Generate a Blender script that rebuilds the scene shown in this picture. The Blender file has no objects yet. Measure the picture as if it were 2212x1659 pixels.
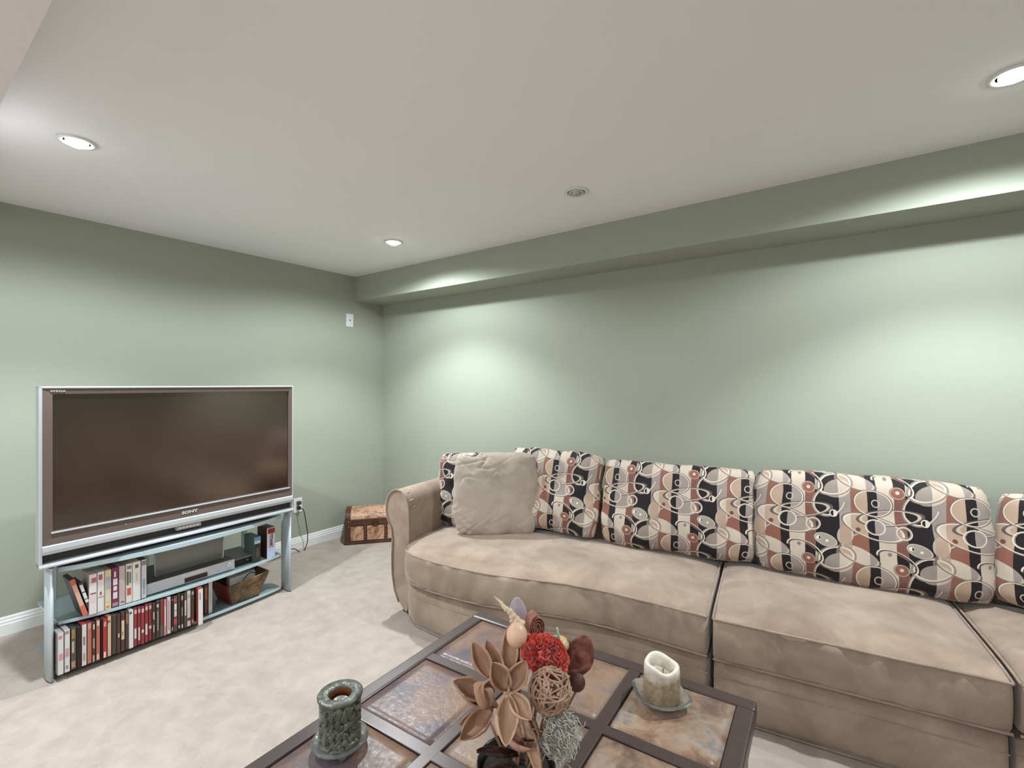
import bpy, bmesh, math, random
from mathutils import Vector, Matrix, noise
R = math.radians
PI = math.pi
C = bpy.context.scene.collection
random.seed(7)

# ------------------------------------------------------------------ camera
CX, CY, CZ = 3.673, -2.937, 1.335
FWD = Vector((-0.590, 0.807, 0)); RGT = Vector((0.807, 0.590, 0)); UPV = Vector((0, 0, 1))
FPX = 1028.0
cam = bpy.data.cameras.new('camera'); cam.sensor_width = 36; cam.lens = 36 * FPX / 2212
cam.clip_start = 0.02
co = bpy.data.objects.new('camera', cam); C.objects.link(co)
co.location = (CX, CY, CZ); co.rotation_euler = (PI / 2, 0, math.atan2(0.590, 0.807))
bpy.context.scene.camera = co
# ------------------------------------------------------------------ world, exposure, large lights
w = bpy.data.worlds.new('world'); bpy.context.scene.world = w; w.use_nodes = True
w.node_tree.nodes['Background'].inputs[0].default_value = (0.85, 0.92, 1, 1)
w.node_tree.nodes['Background'].inputs[1].default_value = 1.0
vs = bpy.context.scene.view_settings
vs.view_transform = 'Standard'; vs.look = 'None'; vs.gamma = 1.0; vs.exposure = -0.02; vs.use_curve_mapping = False

def area(name, loc, rot, sx, sy, power, col):
    l = bpy.data.lights.new(name, 'AREA'); l.shape = 'RECTANGLE'; l.size = sx; l.size_y = sy; l.energy = power; l.color = col
    o = bpy.data.objects.new(name, l); C.objects.link(o); o.location = loc; o.rotation_euler = rot
    return o
# added fill light at an invented window, unseen behind the camera
area('rear_fill_light', (3.0, -5.9, 1.35), (R(90), 0, 0), 4.4, 1.6, 19, (0.84, 0.93, 1.0))
SPOT_W = 98          # main beam
SPOT_ANGLE = 116
SPOT_BLEND = 0.45
WIDE_W = 66           # spill of the open reflector
WIDE_ANGLE = 166
LAMP_COL = (0.87, 0.955, 1.0)

H = 2.30
def P(px, py, d):
    "point seen at photograph pixel px, py at distance d along the view axis"
    return Vector((CX, CY, CZ)) + d * (FWD + (px - 1106) / FPX * RGT - (py - 829.5) / FPX * UPV)
def at(px, py, z):
    d = (CZ - z) * FPX / (py - 829.5)
    return P(px, py, d)
def on_x(px, py, X=0.0):
    v = FWD + (px - 1106) / FPX * RGT - (py - 829.5) / FPX * UPV
    return Vector((CX, CY, CZ)) + v * ((X - CX) / v.x)

# ------------------------------------------------------------------ colours and node helpers
def lin(h):
    h = h.lstrip('#'); o = []
    for i in (0, 2, 4):
        v = int(h[i:i + 2], 16) / 255
        o.append(v / 12.92 if v <= 0.04045 else ((v + 0.055) / 1.055) ** 2.4)
    return (*o, 1)
class NT:
    def __init__(s, name):
        s.m = bpy.data.materials.new(name); s.m.use_nodes = True
        s.t = s.m.node_tree; s.n = s.t.nodes; s.l = s.t.links; s.b = s.n['Principled BSDF']
    def node(s, typ, **kw):
        n = s.n.new(typ)
        for k, v in kw.items(): setattr(n, k, v)
        return n
    def put(s, sock, v):
        if isinstance(v, bpy.types.NodeSocket): s.l.new(v, sock)
        else: sock.default_value = v
    def math(s, op, a, b=0.0, c=None, clamp=False):
        n = s.node('ShaderNodeMath', operation=op, use_clamp=clamp)
        s.put(n.inputs[0], a); s.put(n.inputs[1], b)
        if c is not None: s.put(n.inputs[2], c)
        return n.outputs[0]
    def mix(s, f, a, b, blend='MIX'):
        n = s.node('ShaderNodeMix', data_type='RGBA', blend_type=blend)
        s.put(n.inputs[0], f); s.put(n.inputs[6], a); s.put(n.inputs[7], b)
        return n.outputs[2]
    def coord(s, kind='Object'): return s.node('ShaderNodeTexCoord').outputs[kind]
    def mapping(s, v, scale=(1, 1, 1), loc=(0, 0, 0)):
        n = s.node('ShaderNodeMapping'); s.put(n.inputs[0], v); n.inputs['Scale'].default_value = scale; s.put(n.inputs['Location'], loc)
        return n.outputs[0]
    def noise(s, v, scale, detail=3, rough=0.5, dist=0.0):
        n = s.node('ShaderNodeTexNoise'); s.put(n.inputs['Vector'], v); n.inputs['Scale'].default_value = scale
        n.inputs['Detail'].default_value = detail; n.inputs['Roughness'].default_value = rough; n.inputs['Distortion'].default_value = dist
        return n.outputs[0]
    def ramp(s, f, stops):
        n = s.node('ShaderNodeValToRGB'); s.put(n.inputs[0], f); e = n.color_ramp.elements
        while len(e) < len(stops): e.new(0.5)
        for i, (p, c) in enumerate(stops): e[i].position = p; e[i].color = c
        return n.outputs[0]
    def bump(s, h, strength=0.2, dist=0.01):
        n = s.node('ShaderNodeBump'); s.put(n.inputs['Height'], h); n.inputs['Strength'].default_value = strength; n.inputs['Distance'].default_value = dist
        s.l.new(n.outputs[0], s.b.inputs['Normal'])
    def set(s, color=None, rough=None, metal=None, **kw):
        if color is not None: s.put(s.b.inputs['Base Color'], color)
        if rough is not None: s.put(s.b.inputs['Roughness'], rough)
        if metal is not None: s.b.inputs['Metallic'].default_value = metal
        for k, v in kw.items(): s.put(s.b.inputs[k.replace('_', ' ')], v)
        return s
MC = {}
def mat(name, hexa, rough=0.5, metal=0.0, vary=0.0, scale=20, bump=0.0, bdist=0.002, **kw):
    if name in MC: return MC[name]
    t = NT(name); base = lin(hexa)
    if vary or bump:
        nz = t.noise(t.coord(), scale, 4, 0.6)
        lo = tuple(c * (1 - vary) for c in base[:3]) + (1,); hi = tuple(min(1, c * (1 + vary)) for c in base[:3]) + (1,)
        t.set(t.ramp(nz, [(0.3, lo), (0.7, hi)]), rough, metal, **kw)
        if bump: t.bump(nz, bump, bdist)
    else: t.set(base, rough, metal, **kw)
    MC[name] = t.m
    return t.m

def paint(name, hexa, rough=0.75):
    t = NT(name); c = t.coord(); b = lin(hexa)
    n1 = t.noise(c, 1.3, 2); n2 = t.noise(c, 260, 2)
    t.set(t.ramp(n1, [(0.3, tuple(x * 0.97 for x in b[:3]) + (1,)), (0.7, b)]), rough, 0, Specular_IOR_Level=0.25)
    t.bump(n2, 0.06, 0.001); return t.m
M_WALL = paint('sage_wall_paint', '#a3a798', 0.8)
M_CEIL = paint('white_ceiling_paint', '#f0eff1', 0.9)
M_BULK = paint('bulkhead_paint', '#e6e0e1', 0.9)
M_WHITE = mat('white_gloss_trim', '#e9e9e6', 0.35)
M_PLAST = mat('white_plastic', '#e6e6e6', 0.4)

def carpet():
    t = NT('beige_carpet'); c = t.coord()
    n1 = t.noise(c, 2.3, 4, 0.65, 0.6); n2 = t.noise(c, 300, 3, 0.7); n3 = t.noise(c, 11, 4, 0.6, 0.4)
    a = t.ramp(n1, [(0.3, lin('#a5978b')), (0.7, lin('#beb0a6'))])
    b = t.ramp(n3, [(0.35, lin('#a89a8f')), (0.65, lin('#c2b4aa'))])
    col = t.mix(0.5, a, b); sp = t.ramp(n2, [(0.3, (0.78, 0.78, 0.78, 1)), (0.7, (1.08, 1.08, 1.08, 1))])
    t.set(t.mix(0.8, col, sp, 'MULTIPLY'), 0.97, 0, Specular_IOR_Level=0.1, Sheen_Weight=0.15)
    t.bump(t.math('ADD', n2, t.math('MULTIPLY', n3, 0.8)), 0.6, 0.006); return t.m
M_CARPET = carpet()

def suede(name, a, b, sc=5.0):
    t = NT(name); c = t.coord()
    n1 = t.noise(t.mapping(c, (1, 1, 1)), sc, 5, 0.62, 0.5); n2 = t.noise(c, 420, 2)
    t.set(t.ramp(n1, [(0.32, lin(a)), (0.68, lin(b))]), 0.92, 0, Specular_IOR_Level=0.15, Sheen_Weight=0.6, Sheen_Roughness=0.35)
    t.b.inputs['Sheen Tint'].default_value = (0.95, 0.92, 0.9, 1)
    t.bump(t.math('ADD', t.math('MULTIPLY', n2, 0.3), n1), 0.16, 0.006); return t.m
M_SUEDE = suede('taupe_microsuede', '#8a7667', '#a99584')
M_PIPE = suede('taupe_piping', '#8a7464', '#a59180', 9)
M_PILLOW = suede('sage_taupe_microsuede', '#9c8f81', '#b0a395', 4)
M_SILVER = mat('silver_plastic', '#c3c6ca', 0.33, 0.35)
M_LIGHTSIL = mat('pale_silver_metal', '#c2cace', 0.4, 0.25)
M_BEZEL = mat('taupe_bezel_plastic', '#63554f', 0.42)
M_BLACK = mat('black_plastic', '#151312', 0.45)
M_DARKGAP = mat('dark_grille', '#2b2725', 0.6)
M_CHROME = mat('chrome', '#d8d8d8', 0.12, 1.0)

# ------------------------------------------------------------------ mesh helpers
def tag(o, label=None, cat=None, group=None, kind=None):
    if label: o['label'] = label
    if cat: o['category'] = cat
    if group: o['group'] = group
    if kind: o['kind'] = kind
    return o
def empty(name, loc=(0, 0, 0), rz=0.0, label=None, cat=None, group=None):
    o = bpy.data.objects.new(name, None); C.objects.link(o); o.location = loc; o.rotation_euler = (0, 0, rz)
    o.empty_display_size = 0.05
    return tag(o, label, cat, group)
def link(name, me, parent=None, loc=None, rot=None, mats=()):
    for m in mats: me.materials.append(m)
    o = bpy.data.objects.new(name, me); C.objects.link(o)
    if parent is not None: o.parent = parent
    if loc is not None: o.location = loc
    if rot is not None: o.rotation_euler = rot
    return o
def from_bm(name, bm, m=None, parent=None, smooth=False, loc=None, rot=None, recalc=True):
    if recalc: bmesh.ops.recalc_face_normals(bm, faces=bm.faces)
    me = bpy.data.meshes.new(name); bm.to_mesh(me); bm.free()
    if smooth:
        for p in me.polygons: p.use_smooth = True
    mats = m if isinstance(m, (list, tuple)) else ([m] if m else [])
    return link(name, me, parent, loc, rot, mats)
def mesh(name, vs_, fs, m=None, parent=None, smooth=False, loc=None, rot=None):
    bm = bmesh.new(); v = [bm.verts.new(p) for p in vs_]
    for f in fs:
        try: bm.faces.new([v[i] for i in f])
        except ValueError: pass
    return from_bm(name, bm, m, parent, smooth, loc, rot)
def add_box(bm, lo, hi, mi=0, mtx=None, bev=0.0, seg=2):
    x0, y0, z0 = lo; x1, y1, z1 = hi
    t = bmesh.new()
    bmesh.ops.create_cube(t, size=1.0)
    for v in t.verts: v.co = Vector(((x0 + x1) / 2 + v.co.x * (x1 - x0), (y0 + y1) / 2 + v.co.y * (y1 - y0), (z0 + z1) / 2 + v.co.z * (z1 - z0)))
    if bev: bmesh.ops.bevel(t, geom=t.edges[:], offset=bev, segments=seg, affect='EDGES', profile=0.5)
    vm = {}
    for v in t.verts: vm[v] = bm.verts.new(mtx @ v.co if mtx else v.co)
    for f in t.faces:
        nf = bm.faces.new([vm[v] for v in f.verts]); nf.material_index = mi
    t.free()
def box(name, lo, hi, m, parent=None, bev=0.0, loc=None, rot=None, seg=2):
    bm = bmesh.new(); add_box(bm, lo, hi, 0, None, bev, seg)
    return from_bm(name, bm, m, parent, False, loc, rot)
def add_tube(bm, pts, r, n=8, mi=0, closed=False, cap=True):
    pts = [Vector(p) for p in pts]; N = len(pts); rings = []
    rr = r if isinstance(r, (list, tuple)) else [r] * N
    up = Vector((0, 0, 1)); prev = None
    for i, p in enumerate(pts):
        if closed: t = (pts[(i + 1) % N] - pts[i - 1])
        else: t = pts[min(i + 1, N - 1)] - pts[max(i - 1, 0)]
        if t.length < 1e-9: t = Vector((0, 0, 1))
        t.normalize()
        if prev is None:
            a = t.cross(up)
            if a.length < 1e-3: a = t.cross(Vector((1, 0, 0)))
        else:
            a = prev - t * prev.dot(t)
            if a.length < 1e-4: a = t.cross(up)
        a.normalize(); b = t.cross(a); prev = a
        rings.append([bm.verts.new(p + (a * math.cos(2 * PI * k / n) + b * math.sin(2 * PI * k / n)) * rr[i]) for k in range(n)])
    for i in range(N if closed else N - 1):
        A, B = rings[i], rings[(i + 1) % N]
        for k in range(n):
            f = bm.faces.new((A[k], A[(k + 1) % n], B[(k + 1) % n], B[k])); f.material_index = mi; f.smooth = True
    if cap and not closed:
        bm.faces.new(rings[0][::-1]).material_index = mi; bm.faces.new(rings[-1]).material_index = mi
def tube(name, pts, r, m, parent=None, n=8, closed=False, loc=None, rot=None):
    bm = bmesh.new(); add_tube(bm, pts, r, n, 0, closed)
    return from_bm(name, bm, m, parent, False, loc, rot)
def add_lathe(bm, prof, n=32, mi=0, fn=None, cap=True):
    rings = []
    for (r, z) in prof:
        ring = []
        for k in range(n):
            a = 2 * PI * k / n; p = Vector((r * math.cos(a), r * math.sin(a), z))
            if fn: p = fn(p, a)
            ring.append(bm.verts.new(p))
        rings.append(ring)
    for A, B in zip(rings[:-1], rings[1:]):
        for k in range(n):
            f = bm.faces.new((A[k], A[(k + 1) % n], B[(k + 1) % n], B[k])); f.smooth = True; f.material_index = mi
    if cap:
        bm.faces.new(rings[0][::-1]).material_index = mi; bm.faces.new(rings[-1]).material_index = mi
def lathe(name, prof, m, parent=None, n=32, fn=None, loc=None, rot=None, cap=True):
    bm = bmesh.new(); add_lathe(bm, prof, n, 0, fn, cap)
    return from_bm(name, bm, m, parent, False, loc, rot)
def prism(name, poly, a, b, m, parent=None, axis='y', bev=0.0, loc=None, rot=None, smooth=False):
    "polygon in (x,z) run from y=a to y=b (axis y) or in (x,y) from z=a to z=b (axis z) or in (y,z) along x"
    bm = bmesh.new()
    def mk(u, v, t): return {'y': (u, t, v), 'z': (u, v, t), 'x': (t, u, v)}[axis]
    A = [bm.verts.new(mk(u, v, a)) for u, v in poly]; B = [bm.verts.new(mk(u, v, b)) for u, v in poly]
    n = len(poly); bm.faces.new(A); bm.faces.new(B[::-1])
    for k in range(n):
        f = bm.faces.new((A[k], B[k], B[(k + 1) % n], A[(k + 1) % n])); f.smooth = smooth
    if bev:
        e = [e for e in bm.edges if len(e.link_faces) == 2 and any(len(f.verts) > 4 for f in e.link_faces)] if n > 4 else bm.edges[:]
        bmesh.ops.bevel(bm, geom=e, offset=bev, segments=3, affect='EDGES', profile=0.5)
    return from_bm(name, bm, m, parent, False, loc, rot)
def text_mesh(name, s, size, m, parent, mtx, depth=0.0006, sx=1.0, bold=0.0):
    cu = bpy.data.curves.new('tmp_text', 'FONT'); cu.body = s; cu.size = size; cu.extrude = depth; cu.align_x = 'CENTER'; cu.align_y = 'CENTER'
    cu.offset = bold; cu.resolution_u = 3
    to = bpy.data.objects.new('tmp_text', cu); C.objects.link(to)
    dg = bpy.context.evaluated_depsgraph_get(); me = bpy.data.meshes.new_from_object(to.evaluated_get(dg))
    bpy.data.objects.remove(to); bpy.data.curves.remove(cu)
    for v in me.vertices: v.co.x *= sx
    me.name = name; me.materials.clear(); me.materials.append(m)
    o = bpy.data.objects.new(name, me); C.objects.link(o); o.parent = parent; o.matrix_local = mtx
    return o
def struct(o): o['kind'] = 'structure'; return o

# ------------------------------------------------------------------ room
RX, RY = 6.0, -6.0
struct(box('floor', (-0.1, RY - 0.1, -0.1), (RX + 0.1, 0.1, 0.0), M_CARPET))
struct(box('ceiling', (-0.1, RY - 0.1, H), (RX + 0.1, 0.1, H + 0.1), M_CEIL))
struct(box('wall_left', (-0.1, RY, 0), (0, 0, H), M_WALL))
struct(box('wall_back', (-0.1, 0, 0), (RX + 0.1, 0.1, H), M_WALL))
struct(box('wall_right', (RX, RY, 0), (RX + 0.1, 0, H), M_WALL))
bm = bmesh.new()
add_box(bm, (-0.1, RY - 0.1, 0), (RX + 0.1, RY, 0.5)); add_box(bm, (-0.1, RY - 0.1, 2.15), (RX + 0.1, RY, H))
add_box(bm, (-0.1, RY - 0.1, 0.5), (0.8, RY, 2.15)); add_box(bm, (5.2, RY - 0.1, 0.5), (RX + 0.1, RY, 2.15))
struct(from_bm('wall_front', bm, M_WALL))
bm = bmesh.new()
for x in (0.8, 2.25, 3.7, 5.14): add_box(bm, (x, RY - 0.07, 0.5), (x + 0.06, RY - 0.02, 2.15))
for z in (0.5, 2.09): add_box(bm, (0.8, RY - 0.07, z), (5.2, RY - 0.02, z + 0.06))
wf = struct(from_bm('added_window', bm, M_WHITE))  # unseen window, added as a place for the fill light
SOF_D, SOF_Z = 0.305, 2.08
struct(box('wall_soffit', (0, -SOF_D, SOF_Z), (RX, 0, H), M_WALL))
struct(box('ceiling_bulkhead', (0, -3.7, H - 0.16), (RX, -2.70, H), M_BULK))
def baseboard(name, p0, p1, inward):
    prof = [(0, 0), (0.014, 0), (0.014, 0.058), (0.011, 0.062), (0.011, 0.074), (0.007, 0.080), (0.007, 0.090), (0.003, 0.098), (0, 0.098)]
    p0, p1, inn = Vector(p0), Vector(p1), Vector(inward); bm = bmesh.new()
    A = [bm.verts.new(p0 + inn * u + Vector((0, 0, v))) for u, v in prof]; B = [bm.verts.new(p1 + inn * u + Vector((0, 0, v))) for u, v in prof]
    n = len(prof); bm.faces.new(A); bm.faces.new(B[::-1])
    for k in range(n): bm.faces.new((A[k], B[k], B[(k + 1) % n], A[(k + 1) % n]))
    struct(from_bm(name, bm, M_WHITE))
baseboard('baseboard_left', (0, RY, 0), (0, 0, 0), (1, 0, 0))
baseboard('baseboard_back', (0, 0, 0), (RX, 0, 0), (0, -1, 0))
baseboard('baseboard_right', (RX, 0, 0), (RX, RY, 0), (-1, 0, 0))

# ------------------------------------------------------------------ recessed ceiling lamps
def emis(name, col, s):
    t = NT(name); t.set((0, 0, 0, 1), 0.5); t.b.inputs['Emission Color'].default_value = col; t.b.inputs['Emission Strength'].default_value = s; return t.m
M_BULB = emis('lit_bulb_glass', (1, 0.98, 0.96, 1), 25)
M_OFF = mat('unlit_bulb_glass', '#b8b8b6', 0.1, 0.6)
M_TRIM = mat('white_lamp_trim', '#dcdcda', 0.4)
def downlight(x, y, lit, label, group='recessed ceiling lamps', z=H, tilt=(0, 0)):
    t = empty('recessed_ceiling_lamp', (x, y, z), 0, label, 'ceiling lamp', group)
    lathe('trim_ring', [(0.046, -0.0005), (0.062, -0.0005), (0.062, -0.004), (0.056, -0.007), (0.046, -0.007), (0.043, -0.004), (0.043, -0.0005)], M_TRIM, t, 36)
    if not lit: lathe('gimbal', [(0.026, -0.002), (0.038, -0.002), (0.040, -0.006), (0.034, -0.010), (0.028, -0.008), (0.026, -0.004)], M_BLACK if False else M_SILVER, t, 28)
    lathe('bulb', [(0.001, -0.0225), (0.018, -0.021), (0.033, -0.013), (0.036, -0.004), (0.036, -0.001)] if lit else [(0.001, -0.0185), (0.014, -0.017), (0.024, -0.011), (0.026, -0.004), (0.026, -0.001)], M_BULB if lit else M_OFF, t, 20)
    if lit:
        for en, an, bl_ in ((SPOT_W, SPOT_ANGLE, SPOT_BLEND), (WIDE_W, WIDE_ANGLE, 0.35)):
            l = bpy.data.lights.new('lamp_light', 'SPOT'); l.energy = en; l.spot_size = R(an); l.spot_blend = bl_
            l.shadow_soft_size = 0.03; l.color = LAMP_COL
            o = bpy.data.objects.new('lamp_light', l); C.objects.link(o); o.parent = t; o.location = (0, 0, -0.035); o.rotation_euler = (R(tilt[0]), R(tilt[1]), 0)
    return t
downlight(1.118, -0.805, True, 'lit recessed ceiling lamp nearest the corner, before the soffit')
downlight(2.524, -0.818, False, 'unlit recessed ceiling lamp with a white ring, mid ceiling')
downlight(4.06, -0.817, True, 'lit recessed ceiling lamp at the right edge above the sofa')
downlight(1.157, -2.43, True, 'lit recessed ceiling lamp in front of the television, left of picture')
for x, w_ in ((1.2, 'left'), (3.0, 'middle'), (4.8, 'right')): downlight(x, -4.6, True, w_ + ' added ceiling lamp of the unseen fill row behind the camera')  # out-of-view lamps added to fill the room with bounced light

# ------------------------------------------------------------------ wall plates
def wall_plate(px, py, kind):
    p = on_x(px, py)
    if kind == 'cable':
        t = empty('cable_wall_plate', (0, p.y, p.z), 0, 'small white wall plate with a single cable jack, high near the corner', 'wall plate')
        box('plate', (0, -0.036, -0.058), (0.006, 0.036, 0.058), M_PLAST, t, 0.002)
        lathe('jack', [(0.0045, 0), (0.0045, 0.008), (0.003, 0.008), (0.003, 0.004)], M_BLACK, t, 12, rot=(0, R(90), 0), loc=(0.005, 0, 0))
        for s in (-1, 1): lathe('screw', [(0.003, 0), (0.003, 0.0015), (0.001, 0.002)], M_SILVER, t, 10, rot=(0, R(90), 0), loc=(0.006, 0, s * 0.042))
    else:
        t = empty('power_outlet', (0, p.y, p.z), 0, 'white duplex power outlet on the wall right of the television', 'outlet')
        box('plate', (0, -0.036, -0.058), (0.006, 0.036, 0.058), M_PLAST, t, 0.002)
        for s in (-1, 1):
            box('socket', (0.005, -0.017, s * 0.02 - 0.015), (0.008, 0.017, s * 0.02 + 0.015), mat('ivory_plastic', '#cfcac4', 0.4), t, 0.003)
    return p
wall_plate(755, 692, 'cable')
p = wall_plate(643, 1091, 'outlet')
t = empty('appliance_lead', (0.02, p.y, p.z - 0.02), 0, 'thin black power cord hanging from the wall outlet to the floor', 'cord')
M_CORD = mat('black_rubber', '#22201f', 0.5)
q = [(-0.012, 0, 0), (0.03, 0.0, 0), (0.05, 0.012, -0.02), (0.052, 0.03, -0.12), (0.05, 0.045, -0.22), (0.05, 0.035, -0.30), (0.055, -0.01, -0.345), (0.07, -0.09, -p.z + 0.065), (0.08, -0.2, -p.z + 0.035), (0.07, -0.3, -p.z + 0.026)]
def smooth_path(pts, k=6):
    pts = [Vector(a) for a in pts]; out = []
    for i in range(len(pts) - 1):
        p0 = pts[max(i - 1, 0)]; p1 = pts[i]; p2 = pts[i + 1]; p3 = pts[min(i + 2, len(pts) - 1)]
        for j in range(k):
            u = j / k
            out.append(0.5 * ((2 * p1) + (-p0 + p2) * u + (2 * p0 - 5 * p1 + 4 * p2 - p3) * u * u + (-p0 + 3 * p1 - 3 * p2 + p3) * u ** 3))
    out.append(pts[-1]); return out
tube('wire', smooth_path(q), 0.0035, M_CORD, t, 8)
box('plug', (-0.012, -0.012, -0.012), (0.014, 0.012, 0.012), M_CORD, t, 0.004)
box('plug', (-0.012, -0.013, 0.028), (0.02, 0.013, 0.055), mat('grey_plug', '#4a3f38', 0.5), t, 0.004, )

# ------------------------------------------------------------------ television and stand
SA = Vector((0.772, -2.447, 0)); SB = Vector((0.726, -1.298, 0)); SRZ = math.atan2(SB.y - SA.y, SB.x - SA.x)
SX = (SB - SA).normalized(); SY = Vector((-SX.y, SX.x, 0))
def stand_x(px, y, z=0.15):
    "x along the stand where the column of photograph px meets the plane at depth y"
    v = FWD + (px - 1106) / FPX * RGT; o = Vector((CX, CY, 0)) - SA
    tt = (y - o.dot(SY)) / v.dot(SY); return (o + v * tt).dot(SX)
def sz(px, py, y):
    v = FWD + (px - 1106) / FPX * RGT; o = Vector((CX, CY, 0)) - SA
    tt = (y - o.dot(SY)) / v.dot(SY); return CZ - (py - 829.5) / FPX * tt
def S(x, y, z=0): return SA + SX * x + SY * y + Vector((0, 0, z))

def glass_mat():
    t = NT('pale_blue_shelf_glass')
    t.set(lin('#bdd0d4'), 0.12, 0, Transmission_Weight=0.55, IOR=1.45, Specular_IOR_Level=0.6); return t.m
M_GLASS = glass_mat()
M_GLASSEDGE = mat('pale_blue_glass_edge', '#b9ccd2', 0.25)
M_PANEL = mat('grey_metal_panel', '#8b8b86', 0.35, 0.5)
st = empty('television_stand', SA, SRZ, 'silver and glass television stand with three shelves against the left wall', 'tv stand')
def pillar(x, name):
    prof = []
    for k in range(28):
        a = 2 * PI * k / 28; prof.append((x + 0.011 * math.cos(a) * (1 - 0.2 * math.sin(a)), 0.062 + 0.055 * math.sin(a)))
    o = prism('pillar', prof, 0.0, 0.505, M_LIGHTSIL, st, 'z', smooth=True)
    prism('end_cap', [(x + (u - x) * 1.06, 0.062 + (v - 0.062) * 1.06) for u, v in prof], 0.505, 0.511, M_SILVER, o, 'z')
    prism('foot', prof, -0.0, 0.006, M_BLACK, o, 'z')
pillar(0.013, 'l'); pillar(1.142, 'r')
def shelf_poly(y_mid, y_end, back):
    n = 20; pts = []
    for i in range(n + 1):
        u = i / n; x = 0.045 + u * 1.06
        pts.append((x, y_end - (y_end - y_mid) * math.sin(PI * u) ** 0.7))
    return pts + [(1.105, back), (0.045, back)]
for z, ym, th in ((0.476, -0.032, 0.018), (0.235, -0.01, 0.010), (0.022, 0.022, 0.010)):
    sh = prism('shelf', shelf_poly(ym, 0.06, 0.42), z, z + th, M_GLASS if z < 0.4 else M_LIGHTSIL, st, 'z')
    sp = shelf_poly(ym, 0.06, 0.42)[:21]
    bmm = bmesh.new()
    for i in range(20):
        a, b = sp[i], sp[i + 1]
        vv = [bmm.verts.new(c) for c in ((a[0], a[1] - 0.003, z - 0.002), (b[0], b[1] - 0.003, z - 0.002), (b[0], b[1] - 0.003, z + th + 0.002), (a[0], a[1] - 0.003, z + th + 0.002),
                                         (a[0], a[1] + 0.001, z - 0.002), (b[0], b[1] + 0.001, z - 0.002), (b[0], b[1] + 0.001, z + th + 0.002), (a[0], a[1] + 0.001, z + th + 0.002))]
        for f in ((0, 1, 2, 3), (5, 4, 7, 6), (3, 2, 6, 7), (1, 0, 4, 5)): bmm.faces.new([vv[k] for k in f])
    from_bm('front_edge', bmm, M_GLASSEDGE, sh)
for x in (0.10, 1.05):
    box('rear_post', (x - 0.015, 0.39, 0.0), (x + 0.015, 0.42, 0.476), M_LIGHTSIL, st, 0.004)
bp0, bp1 = stand_x(334, 0.12), stand_x(482, 0.12)
bp = box('cable_panel', (bp0, 0.12, sz(336, 1247, 0.12)), (bp1, 0.125, 0.476), M_PANEL, st, 0.0)
tube('panel_rim', [(bp0, 0.118, 0.476), (bp0, 0.118, sz(336, 1247, 0.12) + 0.01), (bp0 + 0.01, 0.118, sz(336, 1247, 0.12)), (bp1 - 0.01, 0.118, sz(336, 1247, 0.12)), (bp1, 0.118, sz(336, 1247, 0.12) + 0.01), (bp1, 0.118, 0.476)], 0.0035, M_SILVER, bp)

def screen_mat():
    t = NT('dark_matte_screen')
    t.set(lin('#1b110c'), 0.17, 0, IOR=2.5, Specular_IOR_Level=0.5)
    t.b.inputs['Specular Tint'].default_value = (1, 0.86, 0.74, 1); return t.m
tv = empty('television', S(-0.033, -0.005, 0.512), SRZ, 'wide silver rear projection television switched off on the stand', 'television')
TW, TH = 1.183, 0.812
sL, sR, sB, sT = 0.046, TW - 0.025, 0.163, TH - 0.034
# housing behind
bm = bmesh.new()
A = [(0.01, 0.05, 0.0), (TW - 0.01, 0.05, 0.0), (TW - 0.01, 0.05, TH - 0.01), (0.01, 0.05, TH - 0.01)]
B = [(0.22, 0.40, 0.0), (TW - 0.22, 0.40, 0.0), (TW - 0.22, 0.40, TH - 0.18), (0.22, 0.40, TH - 0.18)]
VA = [bm.verts.new(c) for c in A]; VB = [bm.verts.new(c) for c in B]
bm.faces.new(VA); bm.faces.new(VB[::-1])
for k in range(4): bm.faces.new((VA[k], VB[k], VB[(k + 1) % 4], VA[(k + 1) % 4]))
bmesh.ops.bevel(bm, geom=bm.edges[:], offset=0.008, segments=2, affect='EDGES')
from_bm('housing', bm, M_DARKGAP, tv)
# silver outer rim (left, top, right)
bm = bmesh.new()
add_box(bm, (0, -0.004, 0.006), (0.012, 0.052, TH), bev=0.004); add_box(bm, (TW - 0.008, -0.004, 0.0), (TW, 0.052, TH), bev=0.003)
add_box(bm, (0.0, -0.004, TH - 0.010), (TW, 0.052, TH), bev=0.004)
from_bm('outer_rim', bm, M_SILVER, tv)
# bezel with slope toward the screen
bm = bmesh.new()
def quadring(o, i, yo, yi):
    O = [(o[0], yo, o[2]), (o[1], yo, o[2]), (o[1], yo, o[3]), (o[0], yo, o[3])]; I = [(i[0], yi, i[2]), (i[1], yi, i[2]), (i[1], yi, i[3]), (i[0], yi, i[3])]
    vo = [bm.verts.new(c) for c in O]; vi = [bm.verts.new(c) for c in I]
    for k in range(4): bm.faces.new((vo[k], vo[(k + 1) % 4], vi[(k + 1) % 4], vi[k]))
quadring((0.012, TW - 0.008, 0.108, TH - 0.010), (sL, sR, sB, sT), 0.0, 0.004)
quadring((sL, sR, sB, sT), (sL + 0.002, sR - 0.002, sB + 0.002, sT - 0.002), 0.004, 0.02)
quadring((0.012, TW - 0.008, 0.108, TH - 0.010), (0.012, TW - 0.008, 0.108, TH - 0.010), 0.0, 0.05)
bz = from_bm('bezel', bm, M_BEZEL, tv)
box('screen', (sL, 0.014, sB), (sR, 0.02, sT), screen_mat(), tv)
box('screen_trim', (sL - 0.006, -0.0035, sB - 0.006), (sR + 0.003, 0.006, sB + 0.001), M_SILVER, tv, 0.002)
prism('lower_silver_band', [(-0.006, 0.070), (-0.009, 0.085), (-0.006, 0.104), (0.0, 0.108), (0.04, 0.108), (0.04, 0.066), (0.006, 0.066)], 0.011, TW - 0.006, M_SILVER, tv, 'x')
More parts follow.
